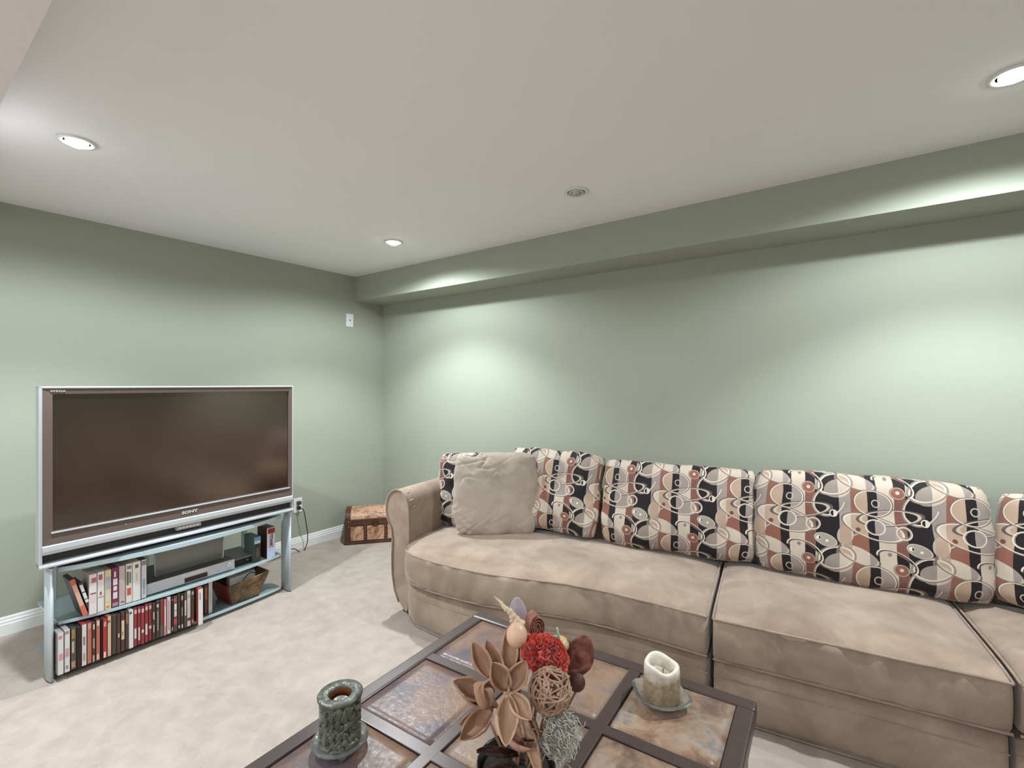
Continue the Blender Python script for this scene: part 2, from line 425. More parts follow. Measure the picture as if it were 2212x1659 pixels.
box('speaker_grille', (0.016, 0.022, 0.02), (TW - 0.008, 0.05, 0.075), M_DARKGAP, tv)
prism('bottom_lip', [(-0.006, 0.010), (-0.010, 0.017), (-0.006, 0.026), (0.03, 0.032), (0.05, 0.032), (0.05, 0.010)], 0.0, TW, M_SILVER, tv, 'x')
box('pedestal_strip', (0.10, 0.03, 0.0), (TW - 0.06, 0.36, 0.011), M_BLACK, tv)
cpx0, cpx1 = stand_x(380, 0.0) + 0.033, stand_x(433, 0.0) + 0.033
cp = box('control_panel', (cpx0, -0.004, 0.047), (cpx1, 0.03, 0.068), mat('grey_button_panel', '#8f8784', 0.5), tv, 0.002)
for k in range(6): box('button', (cpx0 + 0.012 + k * (cpx1 - cpx0 - 0.02) / 6, -0.006, 0.054), (cpx0 + 0.022 + k * (cpx1 - cpx0 - 0.02) / 6, 0.0, 0.060), M_SILVER, cp)
FACE = Matrix.Rotation(R(90), 4, 'X')
M_LOGO = mat('silver_lettering', '#d9d6d6', 0.4, 0.2)
text_mesh('brand_lettering', 'SONY', 0.021, M_LOGO, tv, Matrix.Translation((stand_x(409, 0) + 0.033, -0.0006, 0.134)) @ FACE, 0.0006, 1.35, 0.0008)
text_mesh('model_badge', 'WEGA', 0.0105, M_LOGO, tv, Matrix.Translation((sL + 0.017, -0.0006, TH - 0.021)) @ FACE, 0.0005, 1.7)
lathe('power_light', [(0.002, 0), (0.002, 0.002), (0.0005, 0.0025)], M_LOGO, tv, 10, rot=(R(90), 0, 0), loc=(stand_x(271, 0) + 0.033, 0.0, 0.134))

# ------------------------------------------------------------------ silver player, black box
def box_thing(name, x0, x1, y0, y1, z0, h, label, cat, m, rz=0):
    t = empty(name, S(x0, y0, z0), SRZ + rz, label, cat)
    return t
zs = 0.2475
x0, x1 = stand_x(316, 0.03), stand_x(507, 0.03)
pl = empty('dvd_player', S(x0, 0.03, zs), SRZ, 'slim silver disc player with a dark display on the middle shelf', 'disc player')
wd = x1 - x0
box('casing', (0, 0.008, 0.006), (wd, 0.30, 0.058), mat('dark_grey_casing', '#4a4643', 0.4, 0.4), pl, 0.002)
box('front_panel', (0, 0, 0.004), (wd, 0.01, 0.060), M_SILVER, pl, 0.002)
box('display_window', (0.40 * wd, -0.0015, 0.010), (0.66 * wd, 0.004, 0.034), mat('dark_red_display', '#2a0c0c', 0.2), pl)
box('disc_tray', (0.36 * wd, -0.0015, 0.042), (0.66 * wd, 0.004, 0.055), mat('silver_tray', '#cfcfcf', 0.3, 0.3), pl, 0.001)
lathe('round_dial', [(0.016, 0), (0.016, 0.004), (0.013, 0.006), (0.002, 0.006)], M_SILVER, pl, 24, rot=(R(90), 0, 0), loc=(0.93 * wd, 0, 0.034))
for k in range(5): box('button', (0.72 * wd + k * 0.014, -0.0015, 0.03), (0.72 * wd + k * 0.014 + 0.008, 0.003, 0.033), M_CHROME, pl)
for k in range(4): box('foot', ((0.04, 0.9)[k % 2] * wd, (0.02, 0.26)[k // 2], 0), ((0.04, 0.9)[k % 2] * wd + 0.02, (0.04, 0.28)[k // 2], 0.006), M_BLACK, pl)
x0, x1 = stand_x(508, 0.06), stand_x(556, 0.06)
bx = empty('black_receiver', S(x0, 0.06, zs), SRZ, 'small black electronic box beside the silver player on the middle shelf', 'receiver')
box('casing', (0, 0.004, 0.0), (x1 - x0, 0.22, 0.040), M_BLACK, bx, 0.002)
box('top_cover', (0, 0.0, 0.038), (x1 - x0, 0.22, 0.046), mat('grey_cover', '#7b7672', 0.5), bx, 0.001)
box('status_light', (0.07, -0.001, 0.02), (0.075, 0.005, 0.024), M_LOGO, bx)
# slim dark remote on top of the player
rm = empty('remote_control', S(stand_x(395, 0.14), 0.13, zs + 0.0585), SRZ + R(2), 'thin black remote control lying on the silver player', 'remote')
box('body', (0, 0, 0), (0.19, 0.045, 0.016), M_BLACK, rm, 0.004)
for k in range(8): box('button', (0.02 + k * 0.02, 0.015, 0.0155), (0.03 + k * 0.02, 0.03, 0.0175), M_DARKGAP, rm)

# ------------------------------------------------------------------ tapes and disc cases
def pc(h): return mat('print_' + h.strip('#'), h, 0.42)
def case(name, px0, px1, y, z, h, d, spine, body, marks, label, cat, group, lean=0.0, yaw=0.0):
    "upright box: spine toward the room, marks = list of (z0,z1,x0,x1,colour) in fractions of the spine"
    xa, xb = stand_x(px0, y), stand_x(px1, y); th = max(0.006, xb - xa - 0.0006)
    bm = bmesh.new(); add_box(bm, (0, 0, 0), (th, d, h), 0, None, min(0.0012, th * 0.15), 1)
    for f in bm.faces:
        if f.normal.y < -0.9 or f.calc_center_median().y < 0.0005: f.material_index = 1
    me = bpy.data.meshes.new(name)
    bmesh.ops.recalc_face_normals(bm, faces=bm.faces); bm.to_mesh(me); bm.free()
    o = link(name, me, None, None, None, (pc(body), pc(spine)))
    o.location = S(xa, y, z); o.rotation_euler = (0, 0, SRZ + yaw)
    if lean:
        o.rotation_mode = 'XYZ'
        o.matrix_world = Matrix.Translation(S(xa, y, z)) @ Matrix.Rotation(SRZ + yaw, 4, 'Z') @ Matrix.Rotation(lean, 4, 'Y')
    tag(o, label, cat, group)
    for (a, b, c0, c1, col) in marks:
        box('printed_patch', (th * c0, -0.0006, h * a), (th * c1, 0.0004, h * b), pc(col), o)
    return o
zb = 0.0325
def Z4(x): return 80 + x / 6.9125
def Z5(x): return 240 + x / 6.9125
D = [  # (px0, px1, spine, body, marks, label words)
 (Z4(308), Z4(402), '#d2cfcd', '#8b8585', [(0.86, 0.93, 0.15, 0.7, '#c77a7a'), (0.35, 0.5, 0.2, 0.85, '#cf8f97')], 'white case with a pink mark, first white one from the left pillar'),
 (Z4(408), Z4(496), '#d5d2d1', '#8b8585', [(0.36, 0.56, 0.2, 0.8, '#c9929c'), (0.08, 0.16, 0.25, 0.7, '#8c8c88'), (0.9, 0.97, 0.1, 0.8, '#8f8b88')], 'white case with a grey and pink print, second white one from the left pillar'),
 (Z4(505), Z4(590), '#5a5048', '#262321', [(0.74, 0.96, 0.15, 0.75, '#a07a55'), (0.4, 0.68, 0.2, 0.6, '#c0b5a0'), (0.05, 0.2, 0.1, 0.8, '#b08a72')], 'dark grey case with a tan block at its top, bottom row left'),
 (Z4(596), Z4(662), '#241010', '#161010', [], 'dark block filling the shaded gap left of a slim white case'),  # dark colour stands in for shade in the gap between cases
 (Z4(666), Z4(745), '#d0cccb', '#7a2020', [(0.5, 0.7, 0.35, 0.65, '#6e6a68'), (0.12, 0.3, 0.35, 0.65, '#8e8a88')], 'slim white case with grey lettering between a dark gap and an orange case'),
 (Z4(748), Z4(820), '#c07a62', '#5a1c1c', [(0.84, 0.96, 0.2, 0.8, '#cf9a92')], 'orange-tan case right of a slim white case'),
 (Z4(823), Z4(876), '#4c2a22', '#2a1515', [(0.82, 0.95, 0.3, 0.7, '#d8c8a8'), (0.35, 0.6, 0.3, 0.7, '#b89a7c'), (0.02, 0.18, 0.2, 0.7, '#b0a08a')], 'dark brown case with cream lettering in the bottom row'),
 (Z4(880), Z4(945), '#b5695a', '#3a1717', [(0.85, 0.97, 0.2, 0.8, '#d2c0b8'), (0.03, 0.16, 0.2, 0.7, '#cdbdb5')], 'salmon case with white print at both ends'),
 (Z4(950), Z4(983), '#241414', '#150f0f', [], 'thin dark block filling the shaded gap left of the bright red case'),  # no case here, near-black block paints the shaded gap
 (Z4(985), Z4(1048), '#b02f30', '#4a1414', [(0.8, 0.92, 0.2, 0.8, '#d09090'), (0.02, 0.16, 0.2, 0.7, '#d8d0cc')], 'bright red case left of a cream case in the bottom row'),
 (Z4(1051), Z4(1112), '#cbb79a', '#7a4a38', [(0.84, 0.9, 0.1, 0.7, '#b04444'), (0.04, 0.18, 0.2, 0.8, '#d6a0a0')], 'cream case with a red band right of the bright red case'),
 (Z4(1116), Z4(1192), '#4d4238', '#2a2420', [], 'wide plain olive-brown case in the bottom row'),
 (Z4(1195), Z4(1248), '#4c3733', '#221b19', [(0.4, 0.5, 0.3, 0.7, '#c8b8b0')], 'dark brown case with a tiny pale mark at its middle'),
 (Z4(1252), Z4(1315), '#5c3830', '#221b19', [(0.3, 0.78, 0.15, 0.85, '#d8bda6'), (0.4, 0.5, 0.3, 0.6, '#b8907c')], 'brown case with a tall cream oval panel'),
 (Z4(1318), Z4(1370), '#55423c', '#221b19', [(0.66, 0.92, 0.2, 0.85, '#9a7454')], 'dark brown case with a tan top, left of a tall white case'),
 (Z4(1374), Z4(1443), '#d9d4d2', '#9c9694', [(0.9, 0.96, 0.1, 0.6, '#555050')], 'plain white case left of the five red cases'),
]
for i in range(5):
    D.append((Z5(338 + 55 * i), Z5(338 + 55 * (i + 1) - 2), '#93353a', '#3f1518', [(0.84, 0.94, 0.2, 0.85, '#d6b4b4'), [(0.2, 0.46, 0.2, 0.8, '#d8cccc'), (0.12, 0.46, 0.25, 0.75, '#d8cccc'), (0.3, 0.38, 0.2, 0.8, '#d8cccc'), (0.2, 0.48, 0.2, 0.75, '#d8cccc'), (0.32, 0.4, 0.15, 0.85, '#d8cccc')][i]],
              ['first', 'second', 'third', 'fourth', 'fifth'][i] + ' from the left of five matching red cases'))
D += [
 (Z5(616), Z5(668), '#43322d', '#1e1917', [(0.55, 0.75, 0.3, 0.6, '#c8c0ba'), (0.2, 0.4, 0.3, 0.6, '#b8b0aa')], 'dark brown case with white lettering right of the five red cases'),
 (Z5(671), Z5(730), '#4a3a34', '#1e1917', [(0.82, 0.9, 0.2, 0.7, '#c8c0ba'), (0.2, 0.72, 0.35, 0.6, '#aa9e96')], 'dark brown case with a long vertical title, two right of the red five'),
 (Z5(733), Z5(785), '#8a4640', '#3a2020', [(0.0, 0.3, 0.0, 1.0, '#6a625c')], 'faded red and grey case left of two pink and white ones'),
 (Z5(788), Z5(832), '#c4858a', '#5a2c2c', [(0.25, 0.8, 0.3, 0.7, '#dccccc')], 'pink case with a pale title strip'),
 (Z5(835), Z5(893), '#d5c6c4', '#8c8080', [(0.1, 0.9, 0.42, 0.56, '#a8444c')], 'white case with a thin red line, bottom row centre'),
 (Z5(900), Z5(930), '#3c3533', '#1a1716', [(0.88, 0.9, 0.1, 0.9, '#c9c2be'), (0.04, 0.14, 0.2, 0.8, '#b9b2ae')], 'thin black case right of the white one with a red line'),
 (Z5(932), Z5(992), '#55413b', '#1a1716', [(0.82, 0.95, 0.1, 0.8, '#b84a48'), (0.6, 0.78, 0.2, 0.8, '#d6cdc8'), (0.42, 0.58, 0.2, 0.8, '#d0c6c0'), (0.2, 0.36, 0.1, 0.85, '#b8484a')], 'dark case with white and red squares down its spine'),
 (Z5(994), Z5(1038), '#483830', '#1a1716', [(0.06, 0.12, 0.3, 0.8, '#d6cdc8')], 'plain dark brown case right of the one with squares'),
 (Z5(1040), Z5(1088), '#42322c', '#1a1716', [(0.8, 0.92, 0.2, 0.7, '#c4b8b0'), (0.35, 0.6, 0.3, 0.6, '#a8988e'), (0.02, 0.12, 0.3, 0.7, '#d0c6c0')], 'dark brown case with small pale marks top and bottom'),
 (Z5(1091), Z5(1130), '#5c4a44', '#1a1716', [(0.35, 0.78, 0.2, 0.85, '#c9bdb8')], 'thin brown case with a tall pale title left of a white case'),
 (Z5(1133), Z5(1190), '#cfc9c2', '#8c8680', [(0.16, 0.24, 0.1, 0.9, '#6a4038'), (0.8, 0.9, 0.2, 0.8, '#b0a690')], 'cream-white case near the right end of the bottom row'),
 (Z5(1193), Z5(1245), '#5a4d46', '#1a1716', [(0.85, 0.95, 0.2, 0.8, '#b8aca4'), (0.05, 0.14, 0.2, 0.8, '#c48a78')], 'grey-brown case last before the gap in the bottom row'),
]
for i, (a, b, s, bd, mk, lb) in enumerate(D):
    case('dvd_case', a, b, -0.014 + 0.003 * ((i * 7) % 3), zb, 0.190 + 0.002 * ((i * 5) % 3 - 1), 0.135, s, bd, mk, lb, 'dvd', 'disc cases in the bottom row')
case('dvd_case', Z5(1298), Z5(1372), -0.045, zb, 0.195, 0.135, '#e0dedd', '#8a3030', [(0.7, 0.9, 0.3, 0.5, '#8a8684')], 'white case pulled forward at the right end of the bottom row', 'dvd', 'disc cases in the bottom row', 0, R(-10))
case('dvd_case', Z5(1392), Z5(1448), 0.05, zb, 0.17, 0.12, '#6a4032', '#2a2220', [(0.5, 0.9, 0.2, 0.8, '#a8684c')], 'short brown case set back behind the pulled-out white one', 'dvd', 'disc cases in the bottom row')
case('dvd_case', Z5(1452), Z5(1515), 0.05, zb, 0.18, 0.12, '#d6d4d2', '#1c1918', [(0.3, 0.7, 0.4, 0.55, '#a8a4a0')], 'rightmost white case set back at the end of the bottom row', 'dvd', 'disc cases in the bottom row')
def Z2(x): return 60 + x / 6.9125
V = [
 (Z2(915), Z2(1035), '#ded6d6', '#b9a7a0', [(0.78, 0.9, 0.3, 0.9, '#b06a68'), (0.5, 0.53, 0.15, 0.9, '#5a4a48'), (0.3, 0.5, 0.2, 0.9, '#e0c4c8')], 'white and pink tape box at the left end of the upright group'),
 (Z2(1038), Z2(1148), '#e2dedd', '#b0aaa4', [(0.8, 0.93, 0.2, 0.7, '#b05a56'), (0.42, 0.5, 0.35, 0.6, '#a84a48'), (0.36, 0.38, 0.15, 0.9, '#8a8484')], 'white tape box with a small red triangle, second from the left'),
 (Z2(1151), Z2(1250), '#d9c9a0', '#9c8a5c', [(0.52, 0.82, 0.15, 0.85, '#a8aab8'), (0.2, 0.48, 0.15, 0.85, '#c9c8bc'), (0.06, 0.09, 0.2, 0.7, '#b07050')], 'yellow tape box with a blue-grey panel'),
 (Z2(1253), Z2(1360), '#7c3254', '#5c2030', [(0.76, 0.9, 0.35, 0.6, '#e4dce0'), (0.56, 0.72, 0.2, 0.8, '#e4dce0'), (0.42, 0.53, 0.25, 0.75, '#e4dce0'), (0.22, 0.38, 0.2, 0.8, '#e4dce0'), (0.03, 0.12, 0.1, 0.9, '#9a8c94')], 'purple tape box with bold white characters'),
 (Z2(1363), Z2(1460), '#c0b0b0', '#8c7c74', [(0.55, 0.8, 0.3, 0.6, '#cbb9a8'), (0.07, 0.1, 0.3, 0.8, '#8a4a44')], 'greyish pink tape box right of the purple one'),
 (Z2(1463), Z2(1562), '#e2ddd8', '#a89a88', [(0.86, 0.95, 0.2, 0.85, '#8a847e'), (0.46, 0.8, 0.15, 0.45, '#6a645e'), (0.5, 0.78, 0.55, 0.8, '#7a746e'), (0.2, 0.38, 0.2, 0.8, '#c85a4c')], 'white tape box with dark lettering and a red swirl'),
 (Z2(1565), Z2(1690), '#e4e1dd', '#c0b8ac', [(0.84, 0.93, 0.3, 0.7, '#7a5652'), (0.5, 0.7, 0.4, 0.6, '#cfcac4')], 'wide white tape box with a small dark emblem'),
 (Z2(1693), Z2(1778), '#cfd0d8', '#3a302c', [(0.1, 0.5, 0.3, 0.7, '#9aa4b8'), (0.85, 0.97, 0.1, 0.9, '#8c8078')], 'narrow white and blue box at the right end of the upright group'),
]
for i, (a, b, s, bd, mk, lb) in enumerate(V):
    case('video_tape', a, b, 0.016 + 0.003 * (i % 2), zs, 0.190 + 0.007 * i / 7, 0.11, s, bd, mk, lb, 'video tape', 'tape boxes on the middle shelf')
case('video_tape', Z2(590), Z2(672), 0.02, zs + 0.001, 0.19, 0.11, '#d8a898', '#2a2624', [(0.85, 1.0, 0.0, 1.0, '#c8644c'), (0.0, 0.28, 0.0, 1.0, '#cc6a58')], 'orange and white box leaning left on the middle shelf', 'video tape', 'tape boxes on the middle shelf', R(0))
case('video_tape', Z2(705), Z2(775), 0.02, zs + 0.001, 0.165, 0.11, '#4a4442', '#1e1c1b', [(0.72, 0.93, 0.15, 0.85, '#dcdcde'), (0.5, 0.68, 0.15, 0.85, '#dcdcde'), (0.38, 0.47, 0.15, 0.85, '#dcdcde')], 'dark leaning box with three white squares', 'video tape', 'tape boxes on the middle shelf', R(0))
ob = bpy.data.objects
for nm, xb, ln in (('video_tape.008', 190, -15), ('video_tape.009', 204, -15)):
    if nm in ob:
        o = ob[nm]; xx = stand_x(xb - 10, 0.02)
        o.matrix_world = Matrix.Translation(S(xx, 0.02, zs + 0.0015)) @ Matrix.Rotation(SRZ, 4, 'Z') @ Matrix.Rotation(R(ln), 4, 'Y')
def Z3(x): return 360 + x / 6.9125
o = case('video_tape', Z3(1306), Z3(1406), 0.035, zs, 0.155, 0.12, '#3a3430', '#4d5f55', [(0.85, 0.98, 0.0, 1.0, '#4f9fd8'), (0.72, 0.84, 0.05, 0.95, '#c8ccd0'), (0.2, 0.55, 0.35, 0.65, '#5e544c')], 'black box with a blue band at the top, standing right of the player', 'video tape', 'boxes at the right end of the middle shelf')
o = case('video_tape', Z3(1495), Z3(1622), 0.035, zs, 0.19, 0.11, '#d6ccd6', '#3a1214', [(0.80, 0.97, 0.12, 0.95, '#8a2a30'), (0.0, 0.32, 0.05, 0.95, '#b8c4e4')], 'tall box reading TITANIC with a dark red side, rightmost on the middle shelf', 'video tape', 'boxes at the right end of the middle shelf')
thw = stand_x(Z3(1622), 0.035) - stand_x(Z3(1495), 0.035)
text_mesh('title_lettering', 'TITANIC', 0.026, pc('#4a3a44'), o, Matrix.Translation((thw * 0.5, -0.0008, 0.108)) @ FACE @ Matrix.Rotation(R(-90), 4, 'Z'), 0.0004, 0.85, 0.0008)

# ------------------------------------------------------------------ painted tray with papers
def painted():
    t = NT('painted_rustic_lacquer'); c = t.coord(); n1 = t.noise(c, 9, 5, 0.6, 1.0); n2 = t.noise(c, 14, 3, 0.5)
    a = t.ramp(n1, [(0.3, lin('#2c2118')), (0.48, lin('#5c4a26')), (0.6, lin('#a87a4a')), (0.75, lin('#3a2a1a'))])
    b = t.ramp(n2, [(0.45, lin('#3c3524')), (0.65, lin('#8c7f68'))])
    t.set(t.mix(0.45, a, b), 0.35); return t.m
M_PAINTED = painted()
xa, xb = stand_x(505, 0.03), stand_x(580, 0.03)
ty = empty('magazine_tray', S(xa, 0.06, zb), SRZ + R(0), 'flared painted magazine tray with a red end panel on the lower shelf', 'tray')
L_ = (xb - xa)
bm = bmesh.new()
def slab4(bm, a, b, c, d, t, mi=0):
    a, b, c, d = map(Vector, (a, b, c, d)); n = (b - a).cross(d - a).normalized() * t
    v = [bm.verts.new(q) for q in (a, b, c, d, a + n, b + n, c + n, d + n)]
    for f in ((0, 1, 2, 3), (7, 6, 5, 4), (0, 4, 5, 1), (1, 5, 6, 2), (2, 6, 7, 3), (3, 7, 4, 0)): bm.faces.new([v[k] for k in f]).material_index = mi
x_b0, x_b1, x_t0, x_t1 = 0.0, L_ - 0.045, -0.035, L_
slab4(bm, (x_b0, 0.0, 0.004), (x_b1, 0.0, 0.004), (x_t1, -0.035, 0.145), (x_t0, -0.035, 0.125), 0.006)
from_bm('front_side', bm, M_PAINTED, ty)
bm = bmesh.new(); slab4(bm, (x_b0, 0.16, 0.004), (x_b1, 0.16, 0.004), (x_t1, 0.20, 0.145), (x_t0, 0.20, 0.125), 0.006); from_bm('rear_side', bm, M_PAINTED, ty)
bm = bmesh.new(); slab4(bm, (x_b0, 0.0, 0.004), (x_t0, -0.035, 0.125), (x_t0, 0.20, 0.125), (x_b0, 0.16, 0.004), 0.005); from_bm('end_panel', bm, mat('dark_red_lacquer', '#7a1414', 0.4), ty)['label'] = 'dark red end panel'
bm = bmesh.new(); slab4(bm, (x_b1, 0.0, 0.004), (x_t1, -0.035, 0.145), (x_t1, 0.20, 0.145), (x_b1, 0.16, 0.004), 0.005); from_bm('end_panel', bm, M_PAINTED, ty)
box('bottom', (x_b0, 0, 0), (x_b1, 0.16, 0.006), M_PAINTED, ty)
hp = [(0.10 * k / 12 + 0.05, -0.03 + 0.0, 0.13 + 0.035 * math.sin(PI * k / 12)) for k in range(13)]
tube('handle', hp, 0.003, M_BLACK, ty)
pp = empty('paper_stack', S(xa + 0.01, 0.10, zb + 0.0065), SRZ, 'white papers and magazines standing in the painted tray', 'papers')
for k in range(4): box('sheet', (0.0, 0.012 * k + 0.0, 0.001), (L_ - 0.055, 0.012 * k + 0.006, 0.135 + 0.01 * (k % 2)), pc(['#e4e0de', '#b8b0a8', '#d8d4d0', '#8c6a5c'][k]), pp)

# ------------------------------------------------------------------ trunk
def mapmat():
    t = NT('antique_map_print'); c = t.coord(); n1 = t.noise(c, 10, 6, 0.62, 1.8); n2 = t.noise(c, 30, 4, 0.6, 2)
    a = t.ramp(n1, [(0.38, lin('#6e4632')), (0.46, lin('#b88468')), (0.54, lin('#d4ad90')), (0.66, lin('#a06e54'))])
    b = t.ramp(n2, [(0.42, lin('#7a4a34')), (0.5, lin('#cfa88c'))])
    t.set(t.mix(0.3, a, b), 0.42); return t.m
M_MAP = mapmat()
M_LEATH = mat('brown_leather', '#4d2c1c', 0.42, 0, 0.25, 30, 0.2)
M_STUD = mat('brass_stud', '#d9b98a', 0.25, 0.8)
TFL = at(745, 1178, 0.0); TD = (RGT * 0.97 + FWD * 0.245).normalized(); TRZ = math.atan2(TD.y, TD.x)
tr = empty('trunk', TFL, TRZ, 'small brown leather trunk with antique map print in the corner', 'trunk')
TL, TDp = 0.47, 0.27
box('body', (0.012, 0.012, 0.012), (TL - 0.012, TDp - 0.012, 0.175), M_LEATH, tr)
box('base_moulding', (-0.004, -0.004, 0.0), (TL + 0.004, TDp + 0.004, 0.022), M_LEATH, tr, 0.005)
def arch(r0, y0, y1, zc, n=14, hgt=0.075):
    return [(y0 + (y1 - y0) * (0.5 - 0.5 * math.cos(PI * k / n)), zc + hgt * math.sin(PI * k / n) ** 0.8) for k in range(n + 1)]
lid = prism('lid', arch(0, 0.004, TDp - 0.004, 0.20) + [(TDp - 0.004, 0.180), (0.004, 0.180)], 0.006, TL - 0.006, M_LEATH, tr, 'x')
ap = arch(0, 0.002, TDp - 0.002, 0.212, hgt=0.068)
prism('map_panel', ap + [(TDp - 0.004, 0.205), (0.004, 0.205)], 0.045, TL - 0.045, M_MAP, lid, 'x')
for xa_, xb_ in ((0.0, 0.045), (TL - 0.045, TL)):
    prism('end_band', arch(0, 0.0, TDp, 0.20, hgt=0.082) + [(TDp, 0.180), (0.0, 0.180)], xa_, xb_, M_LEATH, lid, 'x')
for xa_, xb_ in ((0.045, 0.15), (0.175, 0.315), (0.34, TL - 0.045)):
    box('map_panel', (xa_, 0.004, 0.03), (xb_, 0.012, 0.15), M_MAP, tr)
for xc in (0.1625, 0.3275):
    s_ = box('strap', (xc - 0.014, -0.002, 0.022), (xc + 0.014, 0.012, 0.172), M_LEATH, tr, 0.002)
    for k in range(6):
        lathe('stud', [(0.003, 0), (0.0028, 0.0015), (0.001, 0.0028)], M_STUD, s_, 8, rot=(R(90), 0, 0), loc=(xc, -0.002, 0.035 + 0.025 * k))
box('rim_band', (0.0, 0.0, 0.155), (TL, TDp, 0.178), M_LEATH, tr, 0.003)
for xc, z_ in ((0.03, 0.03), (0.03, 0.09), (0.03, 0.15), (0.03, 0.19), (TL - 0.03, 0.09)):
    lathe('stud', [(0.004, 0), (0.0038, 0.002), (0.001, 0.0035)], M_STUD, tr, 8, rot=(R(90), 0, 0), loc=(xc, 0.004 if z_ < 0.15 else 0.0, z_))
lt = lathe('latch', [(0.026, 0), (0.026, 0.004), (0.022, 0.007), (0.014, 0.007), (0.012, 0.004), (0.001, 0.004)], mat('aged_brass', '#5a3f26', 0.3, 0.8), tr, 24, rot=(R(90), 0, 0), loc=(0.245, -0.002, 0.165))
box('hasp', (0.231, -0.010, 0.165), (0.259, -0.001, 0.195), mat('aged_brass', '#5a3f26', 0.3, 0.8), tr, 0.003)
box('corner_post', (-0.002, -0.002, 0.02), (0.045, 0.012, 0.178), M_LEATH, tr, 0.003)
box('corner_post', (TL - 0.045, -0.002, 0.02), (TL + 0.002, 0.012, 0.178), M_LEATH, tr, 0.003)

# ------------------------------------------------------------------ sectional sofa
OA = math.atan2(0.136, 0.990); OO = Vector((1.6, -1.217, 0))
so = empty('sectional_sofa', OO, OA, 'long taupe microsuede sectional sofa with a curved left seat and rolled arm', 'sofa')
def OW(x, y, z=0): return OO + Vector((x * math.cos(OA) - y * math.sin(OA), x * math.sin(OA) + y * math.cos(OA), z))
CURVE = [(-0.04, 0.23), (-0.025, 0.150), (0.01, 0.095), (0.06, 0.055), (0.12, 0.028), (0.27, 0.002), (0.44, -0.004), (0.60, 0.002), (0.73, 0.022), (0.854, 0.050), (0.98, 0.073), (1.10, 0.083), (1.20, 0.084), (1.40, 0.072), (1.62, 0.052)]
def fcurve(x):
    if x <= CURVE[0][0]: return CURVE[0][1]
    for (a, b), (c, d) in zip(CURVE[:-1], CURVE[1:]):
        if x <= c: return b + (d - b) * (x - a) / (c - a)
    return CURVE[-1][1]
def loft(secs, z0, z1, crown, r=0.018, bulge=0.01, endr=0.02, wr=0.0, seed=0):
    "secs = list of (F,B) floor points from left to right; returns bmesh of a padded slab"
    bm = bmesh.new(); rings = []; n = len(secs)
    cum = [0.0]
    for i in range(1, n): cum.append(cum[-1] + ((secs[i][0] + secs[i][1]) / 2 - (secs[i - 1][0] + secs[i - 1][1]) / 2).length)
    Ltot = cum[-1]
    for i, (Fp, Bp) in enumerate(secs):
        s = cum[i] / Ltot; e = min(cum[i], Ltot - cum[i])
        k = 1.0 if e >= endr else math.sqrt(max(0, 1 - (1 - e / endr) ** 2))
        shr = (1 - k) * 0.012
        d = (Bp - Fp); L = d.length; d = d / L
        sec = []
        hh = z1 - z0
        sec.append((0.012 + shr, z0 + shr))
        for q_ in (0.12, 0.35, 0.6, 0.85):
            sec.append((-bulge * math.sin(PI * q_) + shr, z0 + hh * q_))
        sec.append((0.0 + shr, z1 - 0.002 - shr))
        sec.append((0.010, z1 + 0.003 - shr))
        cs = (1 - abs(2 * s - 1) ** 8)
        for q_ in [0.03 + 0.94 * (j / 14) for j in range(15)]:
            ct = (1 - abs(2 * q_ - 1) ** 5)
            sec.append((L * q_, z1 + 0.003 + crown * ct * (0.25 + 0.75 * cs) - shr))
        sec.append((L, z1 - 0.01)); sec.append((L, z0))
        ring = []
        for j, (u, z) in enumerate(sec):
            p = Fp + d * u
            if wr and j < 22:
                nn = noise.noise(Vector((p.x * 5, p.y * 5, z * 9 + seed))) * wr
                z += nn * (1 if j > 7 else 0.3)
                if 1 <= j <= 5: p = p - d * (noise.noise(Vector((p.x * 18, seed, z * 4))) * wr * 2.2)
            ring.append(bm.verts.new((p.x, p.y, z)))
        rings.append(ring)
    m = len(rings[0])
    for A, B in zip(rings[:-1], rings[1:]):
        for k in range(m):
            f = bm.faces.new((A[k], B[k], B[(k + 1) % m], A[(k + 1) % m])); f.smooth = True
    bm.faces.new(rings[0]); bm.faces.new(rings[-1][::-1])
    return bm
def V2(x, y): return Vector((x, y, 0))
def xs(a, b, n): return [a + (b - a) * i / n for i in range(n + 1)]
def dense_ends(a, b, n, r=0.02):
    l = [a, a + r * 0.1, a + r * 0.3, a + r * 0.6, a + r]; l += xs(a + r, b - r, n)[1:-1]; l += [b - r, b - r * 0.6, b - r * 0.3, b - r * 0.1, b]; return l
SEAT_T, SEAT_B = 0.405, 0.243
c1 = [(V2(x, fcurve(x)), V2(x, 0.76)) for x in dense_ends(-0.035, 1.603, 60)]
c2 = [(V2(x, 0.046), V2(x, 0.76)) for x in dense_ends(1.625, 2.487, 34)]
arc = []
for k in range(17):
    u = k / 16; a = -R(60) * u
    Fp = V2(2.505, 0.05) + Vector((math.sin(R(60) * u) * 0.42, -(1 - math.cos(R(60) * u)) * 0.42 - 0.0, 0))
    Bp = V2(2.505, 0.74) + Vector((math.sin(R(60) * u) * 1.02, -(1 - math.cos(R(60) * u)) * 1.02, 0))
    arc.append((Fp, Bp))
Fl, Bl = arc[-1]; dirr = Vector((math.cos(-R(60)), math.sin(-R(60)), 0)); 
c4 = [(Fl + dirr * (0.02 + t_), Bl + dirr * (0.02 + t_)) for t_ in dense_ends(0, 0.80, 16)]
def pipe_for(secs, z, off=0.0):
    pts = []
    for Fp, Bp in secs:
        d = (Bp - Fp).normalized(); q_ = Fp + d * off; pts.append((q_.x, q_.y, z))
    return pts
